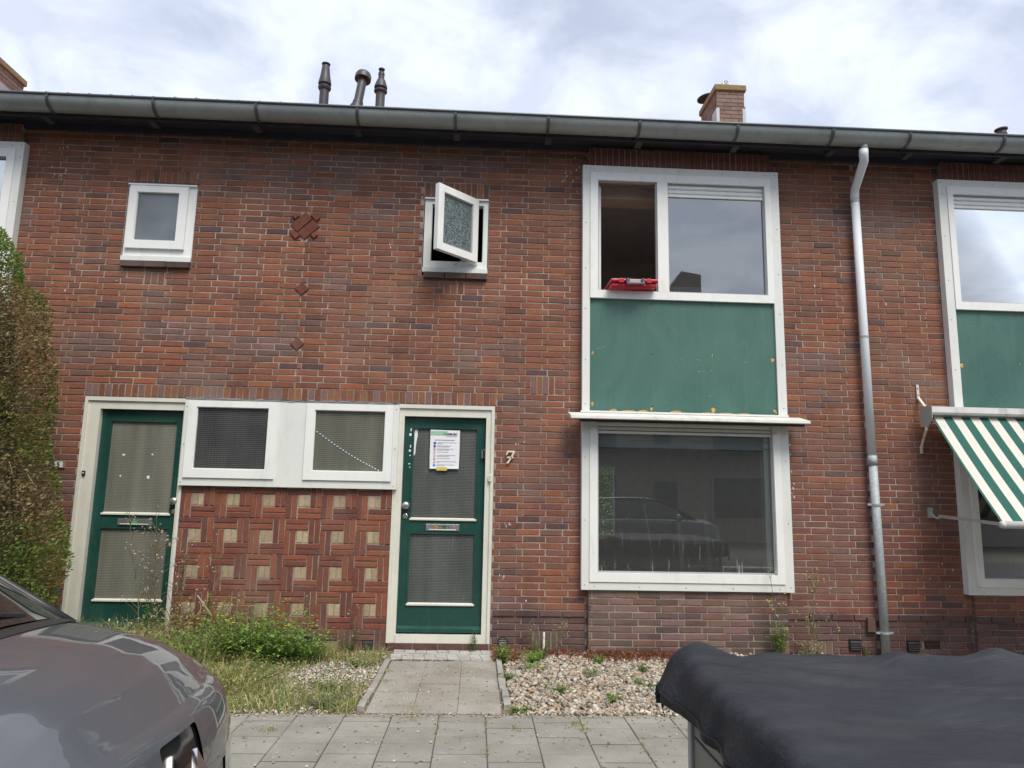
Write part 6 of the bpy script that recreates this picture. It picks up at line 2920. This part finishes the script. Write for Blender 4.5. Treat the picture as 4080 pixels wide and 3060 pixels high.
# red stonecrop carpet along the wall and weeds in the joints: nobody could count these
m = MB()
for i in range(9000):
    x = random.uniform(.18, 2.3)
    y = -.07 - abs(random.gauss(0, .10)) - (.06 if x > 1.0 else 0)
    if x < .42: y = random.uniform(-.42, -.02)
    elif x < 1.05 and random.random() < .72: continue
    c = jc(random.choice([(.30, .11, .085), (.36, .15, .11), (.24, .085, .07), (.42, .22, .16), (.22, .17, .08)]))
    p = Vector((x, y, gz(x, y) + .012 + .035 * random.random() * (1 if y > -.25 else .3)))
    leaf(m, p, rand_dir(.2, 1), Vector((1, 0, 0)), random.uniform(.02, .05), .014, c)
for i in range(900):
    x = -.66 + random.random() * .5 if random.random() < .7 else random.uniform(-.9, -.6)
    y = -.44 + random.gauss(0, .016)
    leaf(m, Vector((x, y, .0)), rand_dir(.1, 1), Vector((1, 0, 0)), random.uniform(.010, .022), .008, jc((.13, .07, .055)))
o = m.build('stonecrop', LEAF, None)
o['kind'] = 'stuff'
o['label'] = 'reddish stonecrop creeping along the foot of the wall'
m = MB()
js = []
for i in range(1500):
    ln = random.choice([(-1.97, 1), (-.212, 0), (.7, 0), (1.005, 0), (-.515, 0), (.093, 0)])
    if ln[1]:
        x, y = random.uniform(-1.8, 2), ln[0] + random.gauss(0, .02)
        if noise.noise((x * 3, 0, 0)) < .05: continue
    else:
        x, y = ln[0] + random.gauss(0, .004), random.uniform(-3.3, -2.0)
        if noise.noise((x * 3, y * 2.5, 4)) < .22: continue
    js.append((x, y, -.008))
for (x, y, s_, n_) in ((.66, -2.18, .03, 90), (.71, -2.30, .02, 50), (-1.22, -2.32, .025, 70), (-.69, -.85, .02, 60), (-.36, -1.0, .02, 30), (-.66, -1.15, .03, 50), (-.38, -2.0, .06, 80), (.28, -2.27, .03, 40), (-.42, -1.78, .03, 40)):
    for i in range(n_):
        js.append((x + random.gauss(0, s_), y + random.gauss(0, s_ * 1.3), -.004))
blades(m, js, .012, .04, OLIVE + STRAW + GREENS[:2], 1.1, .0022, 2)
o = m.build('joint_weeds', LEAF, None)
o['kind'] = 'stuff'
o['label'] = 'moss and tiny grass in the joints of the paving'
# fallen red-brown leaves
m = MB()
for i in range(90):
    x, y = random.choice([(-1.9, -1.78), (-1.6, -1.55), (-1.2, -.35), (-1.0, -.5), (-1.95, -1.2)])
    p = Vector((x + random.gauss(0, .14), y + random.gauss(0, .07), .02 + random.random() * .03))
    leaf(m, p, rand_dir(-.1, .3), Vector((0, 0, 1)), .04, .022, jc(random.choice([(.34, .12, .05), (.26, .09, .04), (.40, .19, .09)])))
o = m.build('fallen_leaves', LEAF, None)
o['kind'] = 'stuff'
o['label'] = 'scattered rusty fallen leaves in the dry grass'
m = MB()
m.grid(lambda u, v: (1.74 + .17 * u, -.62 + .07 * v + .02 * u, .032 + .006 * sin(u * 7) + .004 * v), 6, 3)
o = m.build('litter_scrap', plain_cache('foil_grey', (.38, .40, .41), .4))
tag(o, 'crumpled grey plastic scrap lying on the pebbles', 'litter')
m = MB()
m.tube([(.95, -1.30, .035), (1.35, -1.02, .05)], [.003, .005], 5, col=(.48, .33, .20))
o = m.build('fallen_twig', LEAF)
tag(o, 'pale fallen twig lying across the pebbles', 'twig')
m = MB()
m.lathe((.72, -1.95, .0), (0, 0, 1), [(0, .03), (.012, .026), (.02, .01)], 9, col=(.50, .48, .43))


# ================================================================== INSIDE THE ROOM AND BEHIND
def step_ladder():
    t = thing('step_ladder', 'grey wooden ladder standing inside the room behind the wide window', 'ladder', (2.65, 1.2, .25))
    lm_ = plain_cache('ladder_grey', (.30, .31, .30), .6)
    for x in (2.28, 2.60):
        m = MB()
        m.slab([(x, 1.0, .25), (x, 1.06, .25), (x, 1.32, 1.30), (x, 1.26, 1.30)], (.045, 0, 0))
        m.build('stile', lm_, t)
    for i in range(4):
        z = .45 + i * .25
        m = MB()
        m.box(2.325, 2.60, 1.02 + .26 * (z - .25) / 1.05, 1.10 + .26 * (z - .25) / 1.05, z - .012, z + .012)
        m.build('rung', lm_, t)
    t = thing('broom_handle', 'thin pale broom handle leaning inside behind the wide window', 'broom', (1.90, .5, .25))
    m = MB()
    m.tube([(1.90, .45, .25), (1.78, .70, 1.42)], .011, 8)
    m.build('handle', plain_cache('ladder_grey', (.30, .31, .30), .6), t)
    m = MB()
    m.tube([(1.786, .69, 1.36), (1.776, .71, 1.47)], .013, 8)
    m.build('grip', BLACKP, t)
    t = thing('storage_crate', 'pale plastic crate on the inner sill behind the upper pane', 'crate', (2.1, .12, 3.5))
    m = MB()
    m.box(1.90, 2.38, .06, .07, 3.50, 3.60)
    m.box(1.90, 2.38, .30, .31, 3.50, 3.60)
    m.box(1.90, 1.91, .07, .30, 3.50, 3.60)
    m.box(2.37, 2.38, .07, .30, 3.50, 3.60)
    m.build('crate_sides', plain_cache('clear_plastic_grey', (.35, .38, .40), .4), t)
    m = MB()
    m.box(1.915, 1.94, .045, .0595, 3.50, 3.57)
    m.box(2.33, 2.355, .045, .0595, 3.50, 3.57)
    m.build('yellow_clip', plain_cache('clip_yellow', (.6, .45, .15), .5), t)


step_ladder()

# garden hedge behind the house, seen through the room
t = thing('garden_hedge', 'bright green hedge seen through the room and its back window', 'hedge', (3.3, 10.6, 0))
m = MB()
for i in range(14000):
    p = Vector((random.uniform(1.6, 5.6), 10.6 + random.uniform(-.35, .3), random.uniform(0, 3.4)))
    leaf(m, p, rand_dir(-.5, .8), Vector((0, 0, 1)), random.uniform(.05, .09), .045, jc(random.choice(LIME + GREENS + [(.10, .22, .03)])))
m.build('foliage', LEAF, t, kind='stuff')
m = MB()
m.box(1.6, 5.6, 10.6, 10.8, 0, 3.2)
m.build('inner_branches', plain_cache('hedge_dark', (.03, .045, .02), .9), t)


def opposite():
    t = thing('opposite_terrace', 'dark brick terrace across the street, visible only in window reflections', 'terrace', (0, -21, 0))
    dk = plain_cache('opposite_brick', (.26, .23, .20), .9, var=.25, vs=4)
    rt = plain_cache('opposite_roof', (.07, .05, .045), .9, var=.2, vs=2)
    m = MB()
    m.box(-34, 38, -27.5, -20, -.1, 5.4)
    m.build('wall', dk, t)
    m = MB()
    m.slab([(-34.3, -19.6, 5.3), (-34.3, -23.7, 8.6), (-34.3, -28, 5.3)], (72.6, 0, 0))
    m.build('roof', rt, t)
    for x in np.arange(-31, 37, 5.7):
        for (a, b, z0, z1) in ((0, 2.0, .8, 2.3), (0, 2.0, 3.3, 4.7), (3.4, 4.3, 0, 2.1), (3.4, 4.1, 3.5, 4.4)):
            m = MB()
            m.box(x + a - .08, x + b + .08, -20.0, -19.96, z0 - .08, z1 + .08)
            wf = m.build('window', plain_cache('far_frame', (.30, .28, .25), .7), t)
            m = MB()
            m.box(x + a, x + b, -19.958, -19.95, z0, z1)
            m.build('pane', plain_cache('far_pane', (.03, .035, .04), .1), wf)
    for (x, zt_) in ((8.9, 11.47), (-9, 9.8), (20, 9.8)):
        m = MB()
        m.slab([(x - .64, -23.3, 7.8), (x - .64, -23.3, zt_ - .77), (x - .13, -23.3, zt_), (x + .76, -23.3, zt_ - .12), (x + .76, -23.3, 7.8)], (0, -.9, 0))
        m.build('chimney', dk, t)


opposite()
